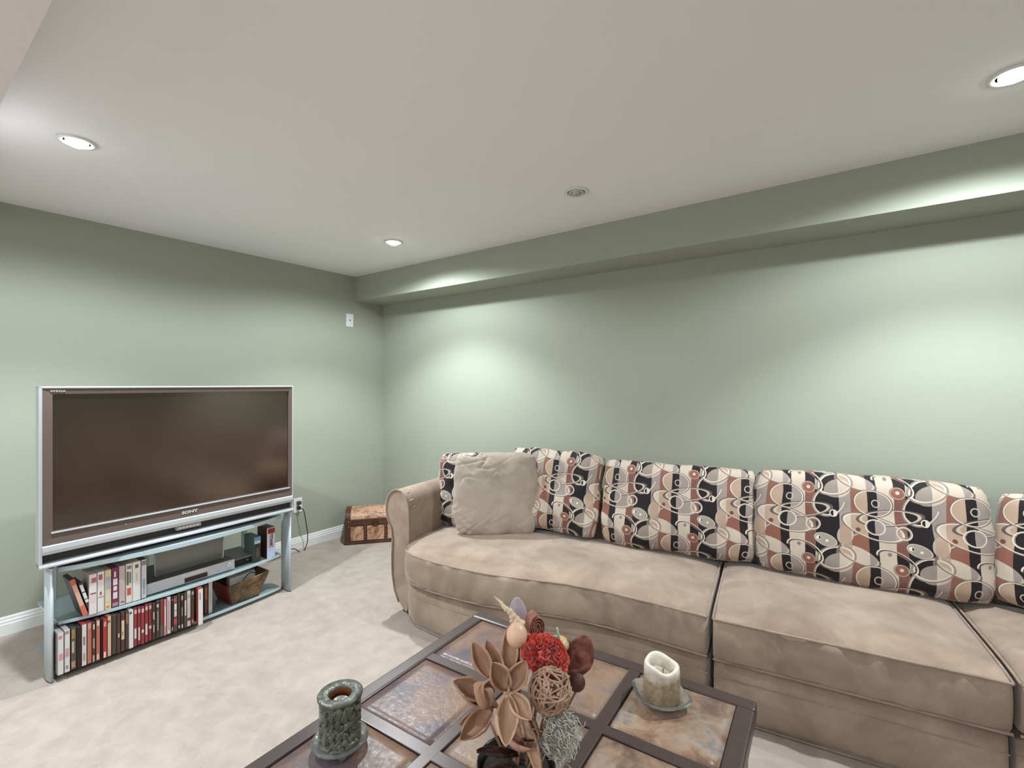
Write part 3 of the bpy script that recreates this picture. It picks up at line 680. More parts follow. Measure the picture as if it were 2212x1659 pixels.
def seat(secs, seed):
    o = from_bm('seat_cushion', loft(secs, SEAT_B, SEAT_T, 0.040, wr=0.006, seed=seed), M_SUEDE, so)
    bmm = bmesh.new(); add_tube(bmm, pipe_for(secs, SEAT_T + 0.001, -0.001), 0.0045, 6); add_tube(bmm, pipe_for(secs, SEAT_B + 0.004, 0.004), 0.0045, 6)
    d = secs[0]
    for sgn, (Fp, Bp) in ((0, secs[0]), (1, secs[-1])):
        add_tube(bmm, [tuple((Fp + (Bp - Fp) * q_)[:2]) + (SEAT_T + 0.002 + 0.010 * (1 - abs(2 * q_ - 1) ** 5),) for q_ in xs(0, 0.95, 12)], 0.0045, 6)
    from_bm('piping', bmm, M_PIPE, o); return o
seat(c1, 1); seat(c2, 5); seat(arc, 9); seat(c4, 12)
def base(secs, ins=0.030):
    ss = [((Fp + (Bp - Fp).normalized() * ins), Bp) for Fp, Bp in secs]
    o = from_bm('base', loft(ss, 0.004, SEAT_B - 0.022, 0.0, bulge=0.004, wr=0.002, seed=20), M_SUEDE, so)
    bmm = bmesh.new(); add_tube(bmm, pipe_for(ss, 0.168, -0.0035), 0.0022, 6); add_tube(bmm, pipe_for(ss, 0.008, 0.003), 0.003, 6)
    from_bm('seam', bmm, M_PIPE, o); return o
base(c1); base(c2); base(arc); base(c4)
for x, y in ((0.03, 0.14), (0.3, 0.06), (1.55, 0.12), (1.68, 0.12), (2.42, 0.12), (0.0, 0.7), (1.6, 0.7), (2.4, 0.7), (3.1, -0.45)):
    pass
# back frames
prism('back_frame', [(-0.19, 0.745), (2.50, 0.745), (2.52, 0.84), (-0.19, 0.86)], 0.03, 0.70, M_SUEDE, so, 'z', 0.02)
bf = [(b_ + (b_ - f_).normalized() * 0.0) for f_, b_ in arc] + [b_ for f_, b_ in c4]
bo = [(b_ + (b_ - f_).normalized() * 0.10) for f_, b_ in arc] + [(b_ + (b_ - f_).normalized() * 0.10) for f_, b_ in c4]
bo[0] = V2(2.52, 0.84)
prism('back_frame', [(p_.x, p_.y) for p_ in bf[::2]] + [(p_.x, p_.y) for p_ in bo[::-2]], 0.03, 0.70, M_SUEDE, so, 'z', 0.0)
# arm: rolled, tapering to the floor
armp_ = [(-0.028, 0.03), (-0.055, 0.03), (-0.10, 0.07), (-0.135, 0.14), (-0.152, 0.24), (-0.155, 0.36), (-0.150, 0.46), (-0.158, 0.52), (-0.185, 0.57), (-0.200, 0.62), (-0.198, 0.67), (-0.180, 0.715), (-0.150, 0.745), (-0.115, 0.757), (-0.08, 0.750), (-0.05, 0.725), (-0.033, 0.685), (-0.025, 0.62), (-0.024, 0.5), (-0.024, 0.3)]
armp = [(u + 0.026, z - (0.035 if z > 0.4 else 0.035 * z / 0.4) - (0.012 if z < 0.05 else 0)) for u, z in armp_]
def arm_mesh():
    bm = bmesh.new(); rings = []; cx_, cz_ = -0.084, 0.45
    for y, k in ((0.150, 0.86), (0.141, 0.93), (0.138, 0.97), (0.142, 1.0), (0.16, 1.0), (0.2, 1.0), (0.3, 1.0), (0.45, 1.0), (0.6, 1.0), (0.75, 1.0), (0.84, 1.0), (0.86, 0.96)):
        g = 1.0
        ring = []
        for (u, z) in armp:
            uu = cx_ + (u - cx_) * k; zz = cz_ + (z - cz_) * (1 - (1 - k) * 0.35)
            zz -= max(0, (y - 0.35)) * 0.0
            ring.append(bm.verts.new((uu, y + 0.0, zz)))
        rings.append(ring)
    m = len(armp)
    for A, B in zip(rings[:-1], rings[1:]):
        for k in range(m): bm.faces.new((A[k], B[k], B[(k + 1) % m], A[(k + 1) % m])).smooth = True
    bm.faces.new(rings[0]); bm.faces.new(rings[-1][::-1])
    return bm
ar = from_bm('arm', arm_mesh(), M_SUEDE, so)
sub = ar.modifiers.new('sub', 'SUBSURF'); sub.levels = 1; sub.render_levels = 2
tube('piping', [(-0.084 + (u + 0.084) * 0.985, 0.137, 0.45 + (z - 0.45) * 0.992) for u, z in armp[2:]], 0.0045, M_PIPE, ar, 6)
bmm = bmesh.new()
for k, (u, z) in enumerate(((-0.012, 0.665), (-0.002, 0.625), (-0.042, 0.705))):
    add_tube(bmm, [(u + 0.004 * math.sin(j), 0.15 + 0.012 * j, z + 0.002 * j - 0.01) for j in range(5)], [0.001, 0.004, 0.005, 0.004, 0.001], 6)
from_bm('pleat', bmm, M_SUEDE, ar)
box('foot', (-0.07, 0.17, 0), (-0.03, 0.21, 0.032), M_BLACK, ar, 0.003)

# ------------------------------------------------------------------ patterned fabric
def pattern():
    t = NT('retro_patterned_fabric'); uv = t.coord('UV')
    oi = t.node('ShaderNodeObjectInfo')
    sep = t.node('ShaderNodeSeparateXYZ'); t.put(sep.inputs[0], uv)
    wob = t.noise(uv, 3.0, 1)
    w1 = t.math('MULTIPLY', t.math('SUBTRACT', wob, 0.5), 0.03)
    PX, PY = 0.335, 0.330
    u = t.math('ADD', t.math('DIVIDE', t.math('ADD', sep.outputs[0], w1), PX), t.math('MULTIPLY', oi.outputs['Random'], 0.35))
    v = t.math('DIVIDE', t.math('ADD', sep.outputs[1], w1), -PY)
    fu = t.math('FRACT', t.math('ADD', u, 20.0)); fv = t.math('FRACT', t.math('ADD', v, 20.0))
    def cramp(stops):
        n = t.node('ShaderNodeValToRGB'); n.color_ramp.interpolation = 'CONSTANT'; t.put(n.inputs[0], fu); e = n.color_ramp.elements
        while len(e) < len(stops): e.new(0.5)
        for i, (p_, c_) in enumerate(stops): e[i].position = p_; e[i].color = lin(c_)
        return n.outputs[0]
    K = '#140b10'; CR = '#bfaf9f'; RU = '#855546'; GR = '#938680'; TA = '#aa907c'; R2 = '#764c42'
    A = cramp([(0, GR), (0.12, RU), (0.31, K), (0.42, CR), (0.60, R2), (0.72, K), (0.985, GR)])
    B = cramp([(0, CR), (0.12, TA), (0.31, K), (0.42, GR), (0.60, TA), (0.72, '#8f8478'), (0.985, CR)])
    D_ = cramp([(0, TA), (0.12, CR), (0.31, GR), (0.42, CR), (0.60, K), (0.72, '#a7a096'), (0.985, TA)])
    def ell(cu, cv, ru, rv, rot=0.0):
        "normalised elliptical distance in pattern tile units (aspect ~1)"
        du = t.math('SUBTRACT', t.math('FRACT', t.math('ADD', t.math('SUBTRACT', u, cu), 20.5)), 0.5)
        dv = t.math('SUBTRACT', t.math('FRACT', t.math('ADD', t.math('SUBTRACT', v, cv), 20.5)), 0.5)
        c_, s_ = math.cos(rot), math.sin(rot)
        a = t.math('ADD', t.math('MULTIPLY', du, c_ / ru), t.math('MULTIPLY', dv, s_ / ru))
        b = t.math('SUBTRACT', t.math('MULTIPLY', dv, c_ / rv), t.math('MULTIPLY', du, s_ / rv))
        return t.math('SQRT', t.math('ADD', t.math('MULTIPLY', a, a), t.math('MULTIPLY', b, b))), b, a
    col = A
    def fill(cu, cv, ru, rv, rot, c_, half=None):
        nonlocal col
        d, b, a = ell(cu, cv, ru, rv, rot); m = t.math('LESS_THAN', d, 1.0)
        if half == 'l': m = t.math('MULTIPLY', m, t.math('LESS_THAN', a, 0.0))
        if half == 'r': m = t.math('MULTIPLY', m, t.math('GREATER_THAN', a, 0.0))
        col = t.mix(m, col, c_)
    def ring(cu, cv, ru, rv, rot, wdt, c1_, c2_, part=None):
        "thin band, its colour turning dark on the lower side"
        nonlocal col
        d, b, a = ell(cu, cv, ru, rv, rot)
        m = t.math('LESS_THAN', t.math('ABSOLUTE', t.math('SUBTRACT', d, 1.0)), wdt / min(ru, rv) * 0.5)
        if part == 'up': m = t.math('MULTIPLY', m, t.math('LESS_THAN', b, 0.35))
        if part == 'dn': m = t.math('MULTIPLY', m, t.math('GREATER_THAN', b, -0.35))
        g = t.math('LESS_THAN', d, 1.0)
        cc = t.mix(g, lin(c1_), lin(c2_))
        col = t.mix(m, col, cc)
    # row-wise swaps
    ring(0.30, 0.42, 0.36, 0.16, -0.55, 0.03, '#6f6159', '#b5a797', 'up'); ring(0.88, 0.90, 0.17, 0.22, 0.5, 0.03, '#8a7c72', '#cbbdad', 'dn')
    fill(0.36, 0.20, 0.34, 0.15, 0.25, B); fill(0.37, 0.88, 0.21, 0.17, 0.1, B); fill(0.20, 0.60, 0.22, 0.10, 0.35, D_)
    fill(0.98, 0.72, 0.16, 0.12, -0.4, B); fill(0.60, 0.62, 0.20, 0.09, 0.5, D_); fill(0.05, 0.35, 0.09, 0.13, 0.2, D_)
    ring(0.36, 0.20, 0.34, 0.15, 0.25, 0.022, '#75665b', '#cfc2b2')
    ring(0.95, 0.66, 0.20, 0.14, -0.35, 0.034, '#8a7d73', '#cdbfae')
    ring(0.20, 0.60, 0.22, 0.10, 0.35, 0.02, '#6b5d54', '#b4a695', 'dn')
    ring(0.60, 0.62, 0.22, 0.12, 0.5, 0.02, '#d1c3b3', '#4d3d38', 'up')
    ring(0.55, 0.05, 0.34, 0.10, -0.18, 0.022, '#5d4f48', '#b9ab9b')
    ring(0.37, 0.88, 0.21, 0.17, 0.1, 0.02, '#66584f', '#d3c6b6')
    fill(0.39, 0.19, 0.085, 0.085, 0, lin(GR)); fill(0.39, 0.19, 0.085, 0.085, 0, lin(K), 'l')
    ring(0.39, 0.19, 0.10, 0.095, 0, 0.020, '#d9cfc2', '#a19488')
    fill(0.83, 0.44, 0.13, 0.075, 0.35, lin('#9a9184')); ring(0.83, 0.44, 0.135, 0.08, 0.35, 0.012, '#5b4f48', '#c9bcab')
    fill(0.75, 0.42, 0.028, 0.028, 0, lin('#d8cfc4')); fill(0.755, 0.42, 0.02, 0.02, 0, lin(K), 'r'); fill(0.85, 0.45, 0.017, 0.017, 0, lin('#d8cfc4'))
    ring(0.69, 0.235, 0.07, 0.075, 0, 0.028, '#cbbfb0', '#8b7f75')
    fill(0.64, 0.72, 0.075, 0.07, 0.3, lin(RU)); ring(0.64, 0.72, 0.08, 0.075, 0.3, 0.012, '#51403a', '#c7b29f'); fill(0.64, 0.715, 0.022, 0.022, 0, lin('#c9b7a8'))
    fill(0.92, 0.07, 0.035, 0.04, 0, lin(K)); fill(0.92, 0.07, 0.035, 0.04, 0, lin('#cdc2b4'), 'r'); ring(0.92, 0.07, 0.04, 0.045, 0, 0.012, '#d6cbbd', '#d6cbbd')
    ring(0.40, 0.88, 0.04, 0.045, 0, 0.014, '#c7b9a8', '#8d8076')
    fill(0.20, 0.25, 0.028, 0.028, 0, lin('#6a3f34')); fill(0.53, 0.53, 0.022, 0.026, 0, lin('#7d736c'))
    n2 = t.noise(uv, 420, 2)
    t.set(col, 0.72, 0, Specular_IOR_Level=0.3, Sheen_Weight=0.15)
    t.bump(n2, 0.12, 0.002)
    return t.m
M_PAT = pattern()
def pillow(name, wd_, ht, th, m, mtx, label, cat, group=None, edge=0.55, n_=4.0, corner=0.06, wr=0.006, seed=0, nx=30, nz=24, ny=5, sag=0.0, pinch=0.0, crease=0.0):
    bm = bmesh.new(); uvl = bm.loops.layers.uv.new('UVMap'); cache = {}
    def pos(a, b, c):
        T = edge + (1 - edge) * (max(0, 1 - abs(a) ** n_) ** 0.6) * (max(0, 1 - abs(b) ** n_) ** 0.6)
        rnd = 1 - corner * (abs(a) ** 5) * (abs(b) ** 5)
        yb = 1 - 0.10 * (abs(c) ** 2)          # rounded gusset
        x = a * wd_ / 2 * rnd * (1 - (abs(c) ** 3) * 0.02) * (1 - pinch * (1 - b * b)); z = b * ht / 2 * rnd * (1 - (abs(c) ** 3) * 0.03) * (1 - pinch * (1 - a * a))
        y = c * th / 2 * T
        z -= sag * (1 - a * a) * max(0, b) * ht
        nv = Vector((x * 6 + seed * 3.1, y * 6, z * 6))
        k = noise.noise(nv) * wr + noise.noise(nv * 2.7) * wr * 0.5
        if crease:
            p1 = noise.noise(Vector(((x + z * 0.6) * 3.0, (z - x * 0.6) * 14 + 2.0 * noise.noise(Vector((x * 5, z * 5, 1))), seed)))
            p2 = noise.noise(Vector(((x - z * 0.9) * 2.5 + 7, (z + x * 0.9) * 11, seed + 4)))
            edge_ = 0.35 + 0.65 * max(abs(a), abs(b)) ** 3
            k -= crease * (max(0, 1 - abs(p1) / 0.12) + 0.7 * max(0, 1 - abs(p2) / 0.10)) * edge_ * (0.3 + max(0, noise.noise(Vector((x * 4 + 3, z * 4, 8)))) * 2)
        return Vector((x + k * a, y + k * (1 if c > 0 else -1) * 1.2, z + k * b))
    def vert(i, j, l):
        key = (i, j, l)
        if key not in cache: cache[key] = bm.verts.new(pos(2 * i / nx - 1, 2 * j / nz - 1, 2 * l / ny - 1))
        return cache[key]
    def face(ks, uvf):
        f = bm.faces.new([vert(*k) for k in ks]); f.smooth = True
        for lo_, k in zip(f.loops, ks): lo_[uvl].uv = uvf(*k)
    X = lambda i: (i / nx - 0.5) * wd_
    Zf = lambda j: (j / nz) * ht
    Y = lambda l: l / ny * th * edge * 1.1
    for i in range(nx):
        for j in range(nz):
            face([(i, j, 0), (i + 1, j, 0), (i + 1, j + 1, 0), (i, j + 1, 0)], lambda i, j, l: (X(i), Zf(j)))
            face([(i, j, ny), (i, j + 1, ny), (i + 1, j + 1, ny), (i + 1, j, ny)], lambda i, j, l: (X(i) + 0.7, Zf(j)))
    for l in range(ny):
        for i in range(nx):
            face([(i, nz, l), (i + 1, nz, l), (i + 1, nz, l + 1), (i, nz, l + 1)], lambda i, j, l: (X(i), ht + Y(l)))
            face([(i, 0, l), (i, 0, l + 1), (i + 1, 0, l + 1), (i + 1, 0, l)], lambda i, j, l: (X(i), -Y(l)))
        for j in range(nz):
            face([(0, j, l), (0, j + 1, l), (0, j + 1, l + 1), (0, j, l + 1)], lambda i, j, l: (X(0) - Y(l), Zf(j)))
            face([(nx, j, l), (nx, j, l + 1), (nx, j + 1, l + 1), (nx, j + 1, l)], lambda i, j, l: (X(nx) + Y(l), Zf(j)))
    o = from_bm(name, bm, m, None, False)
    o.matrix_world = mtx
    return tag(o, label, cat, group)
def cush_m(x, y, z, yaw, lean, roll=0.0):
    p_ = OW(x, y, z)
    return Matrix.Translation(p_) @ Matrix.Rotation(OA + yaw, 4, 'Z') @ Matrix.Rotation(-lean, 4, 'X') @ Matrix.Rotation(roll, 4, 'Y')
GB = 'patterned back cushions along the sofa'
PATN = 'patterned_back_cushion'
pillow(PATN, 0.48, 0.46, 0.18, M_PAT, cush_m(0.172, 0.545, 0.668, R(3), R(8)), 'patterned back cushion at the left end, half behind the plain pillow', 'cushion', GB, seed=1, wr=0.010)
pillow(PATN, 0.60, 0.48, 0.19, M_PAT, cush_m(0.665, 0.69, 0.690, R(0), R(15), R(2)), 'patterned back cushion right behind the plain taupe pillow, second from the left', 'cushion', GB, seed=2, wr=0.010)
pillow(PATN, 0.79, 0.47, 0.22, M_PAT, cush_m(1.375, 0.70, 0.665, R(0), R(13)), 'patterned back cushion above the join of the two long seats', 'cushion', GB, seed=3, wr=0.008)
pillow(PATN, 0.87, 0.49, 0.23, M_PAT, cush_m(2.190, 0.685, 0.672, R(0), R(11)), 'largest patterned back cushion, over the middle seat', 'cushion', GB, seed=4, wr=0.008)
pillow(PATN, 0.72, 0.45, 0.22, M_PAT, cush_m(2.965, 0.535, 0.675, R(-26), R(11)), 'patterned back cushion cut off by the right edge of the picture', 'cushion', GB, seed=5, wr=0.008)
for u_ in (0.35,):
    p_ = Bl + dirr * 0.4
    pillow(PATN, 0.72, 0.45, 0.22, M_PAT, cush_m(p_.x - 0.1, p_.y - 0.05, 0.660, R(-60), R(11)), 'patterned back cushion on the seat beyond the right edge', 'cushion', GB, seed=6)
pp_ = at(1073, 1156, 0.445)
yawp = math.atan2(RGT.y, RGT.x) + R(4)
pillow('throw_pillow', 0.495, 0.485, 0.17, M_PILLOW, Matrix.Translation((pp_.x, pp_.y, 0.445 + 0.238)) @ Matrix.Rotation(yawp, 4, 'Z') @ Matrix.Rotation(R(-9), 4, 'X') @ Matrix.Translation((0, 0.07, 0)), 'plain taupe microsuede throw pillow leaning at the left of the sofa', 'pillow', None, edge=0.18, n_=2.6, corner=0.09, nx=72, nz=72, wr=0.007, crease=0.008, seed=9, pinch=-0.03)

# ------------------------------------------------------------------ coffee table
def slate():
    t = NT('multicolour_slate'); oi = t.node('ShaderNodeObjectInfo'); c = t.coord()
    vm = t.node('ShaderNodeVectorMath', operation='SCALE'); t.put(vm.inputs[0], oi.outputs['Location']); vm.inputs['Scale'].default_value = 7.3
    va = t.node('ShaderNodeVectorMath', operation='ADD'); t.put(va.inputs[0], c); t.put(va.inputs[1], vm.outputs[0]); v = va.outputs[0]
    n1 = t.noise(v, 5.0, 5, 0.62, 0.5); n2 = t.noise(v, 11, 5, 0.65, 0.3); n3 = t.noise(v, 70, 4, 0.6)
    a = t.ramp(n1, [(0.30, lin('#4a414b')), (0.44, lin('#574850')), (0.54, lin('#7a5a48')), (0.66, lin('#8a6a52')), (0.80, lin('#4e4a50'))])
    b = t.ramp(n2, [(0.38, lin('#5a4f50')), (0.55, lin('#876a58')), (0.68, lin('#6a6668'))])
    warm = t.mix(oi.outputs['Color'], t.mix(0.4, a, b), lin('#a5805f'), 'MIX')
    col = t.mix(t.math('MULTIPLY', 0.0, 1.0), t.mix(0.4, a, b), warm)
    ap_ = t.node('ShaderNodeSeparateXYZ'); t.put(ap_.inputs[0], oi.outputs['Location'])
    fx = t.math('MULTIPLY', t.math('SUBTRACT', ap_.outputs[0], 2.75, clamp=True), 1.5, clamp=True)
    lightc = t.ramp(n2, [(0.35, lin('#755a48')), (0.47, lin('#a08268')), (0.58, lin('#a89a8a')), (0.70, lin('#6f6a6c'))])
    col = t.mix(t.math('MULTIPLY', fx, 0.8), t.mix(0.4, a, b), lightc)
    t.set(col, t.ramp(n3, [(0.3, (0.3, 0.3, 0.3, 1)), (0.7, (0.46, 0.46, 0.46, 1))]), 0, Specular_IOR_Level=0.42)
    t.bump(t.math('ADD', t.math('MULTIPLY', n3, 0.35), n2), 0.35, 0.006); return t.m
M_SLATE = slate()
M_TFRAME = mat('bronze_brown_metal', '#4d403d', 0.34, 0.25, 0.08, 40, 0.03)
TZ = 0.45; TRZ2 = R(3.0); TO = Vector((2.475, -1.512, 0))
tb = empty('coffee_table', TO, TRZ2, 'square coffee table with slate tiles set in a dark bronze frame', 'coffee table')
W_ = 0.968; P0 = 0.046; GAPW = 0.034
cell = (W_ - 2 * P0 - 2 * GAPW) / 3
bm = bmesh.new()
def rail(lo, hi): add_box(bm, lo, hi, bev=0.006, seg=3)
rail((0, -P0, TZ - 0.045), (W_, 0, TZ)); rail((0, -W_, TZ - 0.045), (W_, -W_ + P0, TZ))
rail((0, -W_ + P0, TZ - 0.045), (P0, -P0, TZ)); rail((W_ - P0, -W_ + P0, TZ - 0.045), (W_, -P0, TZ))
from_bm('outer_frame', bm, M_TFRAME, tb)
for k in (1, 2):
    a_ = P0 + k * cell + (k - 1) * GAPW
    box('divider', (a_, -W_ + P0, TZ - 0.02), (a_ + GAPW, -P0, TZ - 0.0005), M_TFRAME, tb, 0.002)
    box('divider', (P0, -a_ - GAPW, TZ - 0.0202), (W_ - P0, -a_, TZ - 0.0007), M_TFRAME, tb, 0.002)
box('support_board', (P0 - 0.005, -W_ + P0 - 0.005, TZ - 0.03), (W_ - P0 + 0.005, -P0 + 0.005, TZ - 0.021), M_BLACK, tb)
bm = bmesh.new(); N_ = 10
tv_ = [[bm.verts.new((-cell / 2 + 0.002 + (cell - 0.004) * i / N_, -cell / 2 + 0.002 + (cell - 0.004) * j / N_, 0.0 if (i in (0, N_) or j in (0, N_)) else 0.0007 + 0.0006 * noise.noise(Vector((i, j, 3))))) for j in range(N_ + 1)] for i in range(N_ + 1)]
for i in range(N_):
    for j in range(N_): bm.faces.new((tv_[i][j], tv_[i + 1][j], tv_[i + 1][j + 1], tv_[i][j + 1])).smooth = True
rim = [tv_[i][0] for i in range(N_)] + [tv_[N_][j] for j in range(N_)] + [tv_[i][N_] for i in range(N_, 0, -1)] + [tv_[0][j] for j in range(N_, 0, -1)]
bl = [bm.verts.new((v_.co.x, v_.co.y, -0.014)) for v_ in rim]
for k in range(len(rim)): bm.faces.new((rim[k], bl[k], bl[(k + 1) % len(rim)], rim[(k + 1) % len(rim)]))
bm.faces.new(bl[::-1])
bmesh.ops.recalc_face_normals(bm, faces=bm.faces)
tme = bpy.data.meshes.new('tile'); bm.to_mesh(tme); bm.free(); tme.materials.append(M_SLATE)
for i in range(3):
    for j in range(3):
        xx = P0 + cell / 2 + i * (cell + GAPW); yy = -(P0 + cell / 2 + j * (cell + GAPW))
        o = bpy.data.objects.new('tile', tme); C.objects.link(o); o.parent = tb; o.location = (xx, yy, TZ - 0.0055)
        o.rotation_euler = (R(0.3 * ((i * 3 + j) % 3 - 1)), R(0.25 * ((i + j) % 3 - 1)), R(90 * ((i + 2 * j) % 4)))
for (x, y) in ((0.02, -0.06), (W_ - 0.06, -0.06), (0.02, -W_ + 0.02), (W_ - 0.06, -W_ + 0.02)):
    box('leg', (x, y, 0), (x + 0.04, y + 0.04, TZ - 0.044), M_TFRAME, tb, 0.005)

# ------------------------------------------------------------------ candles
def wax(name, top, low, zsplit):
    t = NT(name); c = t.coord(); sp = t.node('ShaderNodeSeparateXYZ'); t.put(sp.inputs[0], c)
    n = t.noise(c, 30, 4, 0.6); n2 = t.noise(c, 70, 4, 0.6)
    f = t.math('ADD', t.math('MULTIPLY', t.math('SUBTRACT', sp.outputs[2], zsplit), 28.0), t.math('MULTIPLY', t.math('SUBTRACT', n, 0.5), 2.0), clamp=True)
    lowc = t.ramp(n2, [(0.35, lin(low)), (0.7, lin('#a89a80'))])
    t.set(t.mix(f, lowc, lin(top)), 0.38, 0, Subsurface_Weight=0.25, Subsurface_Scale=0.02)
    t.bump(n2, 0.25, 0.003); return t.m
cc = at(1429, 1502, 0.462)
cd = empty('glass_saucer', (cc.x, cc.y, TZ + 0.001), 0, 'clear glass saucer with upturned rim under the cream candle', 'saucer')
def clearglass(name, hexa='#f4f6f5'):
    t = NT(name); t.set(lin(hexa), 0.03, 0, Transmission_Weight=0.92, IOR=1.45); return t.m
M_CG = clearglass('clear_greenish_glass', '#f2f5f3')
def dish(name, rad, h, parent, up=0.0, sq=0.0):
    def fn(p_, a):
        k = 1 + sq * abs(math.cos(2 * a)) ** 3
        rr = math.hypot(p_.x, p_.y) / rad
        return Vector((p_.x * (1 + (k - 1) * rr), p_.y * (1 + (k - 1) * rr), p_.z + up * max(0, rr - 0.6) * abs(math.cos(2 * a)) ** 3))
    prof = [(0.001, 0.004), (rad * 0.6, 0.004), (rad * 0.66, 0.006), (rad * 0.85, 0.012 + h * 0.5), (rad, 0.008 + h), (rad * 1.015, 0.007 + h), (rad * 1.01, 0.004 + h), (rad * 0.88, h * 0.5 + 0.006), (rad * 0.68, 0.0), (0.001, 0.0)]
    return lathe(name, prof, M_CG, parent, 48, fn)
dish('bowl', 0.070, 0.010, cd, 0.018, 0.18)
cn = empty('pillar_candle', (cc.x, cc.y, TZ + 0.0065), 0, 'cream pillar candle melted unevenly at the top on a glass saucer', 'candle')
def cfn(p_, a):
    r_ = math.hypot(p_.x, p_.y); z = p_.z
    if z > 0.085: z += (0.0055 * math.cos(a - R(150)) + 0.004 * math.sin(3 * a + 1)) * min(1, (z - 0.085) / 0.01)
    w_ = 1 + 0.02 * math.sin(2 * a + 1) + 0.01 * math.sin(5 * a)
    return Vector((p_.x * w_, p_.y * w_, z))
lathe('wax', [(0.001, 0), (0.047, 0), (0.049, 0.003), (0.0485, 0.04), (0.0475, 0.08), (0.0465, 0.092), (0.043, 0.098), (0.038, 0.097), (0.034, 0.09), (0.032, 0.075), (0.028, 0.070), (0.001, 0.069)], wax('cream_wax', '#dcd6c9', '#8a7053', 0.056), cn, 48, cfn)
tube('wick', [(0.004, 0, 0.069), (0.004, 0.001, 0.078), (0.006, 0.002, 0.082)], 0.001, M_BLACK, cn, 6)
gc = at(735, 1598, 0.46)
gd = empty('glass_candle_dish', (gc.x, gc.y, TZ + 0.001), 0, 'clear footed glass dish under the grey green candle', 'candle dish')
dish('bowl', 0.066, 0.008, gd, 0.0, 0.0)
for k in range(3): lathe('glass_knob', [(0.001, 0.0), (0.008, 0.002), (0.011, 0.008), (0.008, 0.014), (0.001, 0.016)], M_CG, gd, 14, loc=(0.055 * math.cos(k * 2.1 - 0.5), 0.055 * math.sin(k * 2.1 - 0.5), -0.0005))
def carved():
    t = NT('carved_grey_green_wax'); c = t.coord()
    n = t.noise(c, 22, 4, 0.55, 0.6)
    n2 = t.noise(c, 46, 3, 0.6, 0.5)
    h = t.math('ADD', t.math('MULTIPLY', n2, 0.5), n)
    t.set(t.ramp(n, [(0.3, lin('#34332b')), (0.52, lin('#5c5d51')), (0.75, lin('#75796c'))]), 0.33, 0)
    t.bump(h, 0.5, 0.01); return t.m
M_CARVE = carved()
gn = empty('carved_candle', (gc.x, gc.y, TZ + 0.0065), 0, 'grey green carved hollow pillar candle on a glass dish at the table edge', 'candle')
def gfn(p_, a):
    r_ = math.hypot(p_.x, p_.y)
    if r_ > 0.040 and 0.006 < p_.z < 0.112:
        q_ = Vector((math.cos(a) * 1.9, math.sin(a) * 1.9, p_.z * 34))
        n1_ = noise.noise(q_ * 1.25); n2_ = noise.noise(q_ * 2.3 + Vector((5, 1, 2)))
        k = 1 - 0.10 * max(0, 1 - abs(n1_) / 0.10) - 0.16 * max(0, min(1, (-n2_ - 0.14) / 0.10)) + 0.015 * n2_
        return Vector((p_.x * k, p_.y * k, p_.z))
    return p_
gp = [(0.001, 0), (0.047, 0), (0.049, 0.005)] + [(0.049, 0.005 + 0.105 * k / 60) for k in range(1, 60)] + [(0.0500, 0.112), (0.0530, 0.114), (0.0535, 0.119), (0.052, 0.121), (0.030, 0.120), (0.0262, 0.118), (0.0255, 0.10), (0.025, 0.094), (0.001, 0.094)]
lathe('wax', gp, M_CARVE, gn, 160, gfn)
lathe('burnt_ring', [(0.0258, 0.1165), (0.0252, 0.104), (0.0250, 0.0945), (0.0240, 0.0945), (0.0245, 0.1165)], mat('burnt_amber_wax', '#7a431f', 0.4), gn, 32, cap=False)
lathe('tealight_cup', [(0.001, 0.0945), (0.018, 0.0945), (0.0195, 0.101), (0.018, 0.101), (0.0175, 0.097), (0.001, 0.097)], M_SILVER, gn, 24)

# ------------------------------------------------------------------ dried arrangement
def woodpod(name, a, b):
    t = NT(name); c = t.coord(); n = t.noise(t.mapping(c, (8, 40, 40)), 1.2, 4, 0.6); n2 = t.noise(c, 25, 3)
    t.set(t.mix(0.5, t.ramp(n, [(0.3, lin(a)), (0.7, lin(b))]), t.ramp(n2, [(0.3, lin(a)), (0.7, lin(b))])), 0.6); t.bump(n, 0.3, 0.003); return t.m
M_POD = woodpod('dried_tan_pod', '#7e5844', '#b68e74')
M_POD2 = woodpod('pale_dried_pod', '#9a755c', '#c8a488')
DB = P(1115, 1650, 1.045); 
bwl = empty('dark_bowl', (DB.x, DB.y, TZ + 0.0005), 0, 'low dark bowl holding the dried arrangement at the centre of the table', 'bowl')
lathe('shell', [(0.001, 0.0), (0.05, 0.0), (0.055, 0.004), (0.074, 0.030), (0.084, 0.055), (0.087, 0.057), (0.087, 0.053), (0.080, 0.034), (0.060, 0.012), (0.001, 0.010)][::1], mat('dark_red_black_lacquer', '#1c0f10', 0.25), bwl, 40)
lathe('foam_filling', [(0.001, 0.030), (0.070, 0.032), (0.076, 0.040), (0.05, 0.050), (0.001, 0.055)], mat('dark_moss_filling', '#241c16', 0.95, 0, 0.4, 60, 0.5), bwl, 32)
def frame_m(base_, tip, openv):
    x = (tip - base_).normalized(); z = (openv - x * openv.dot(x)).normalized(); y = z.cross(x)
    M = Matrix((x, y, z)).transposed().to_4x4(); M.translation = base_; return M
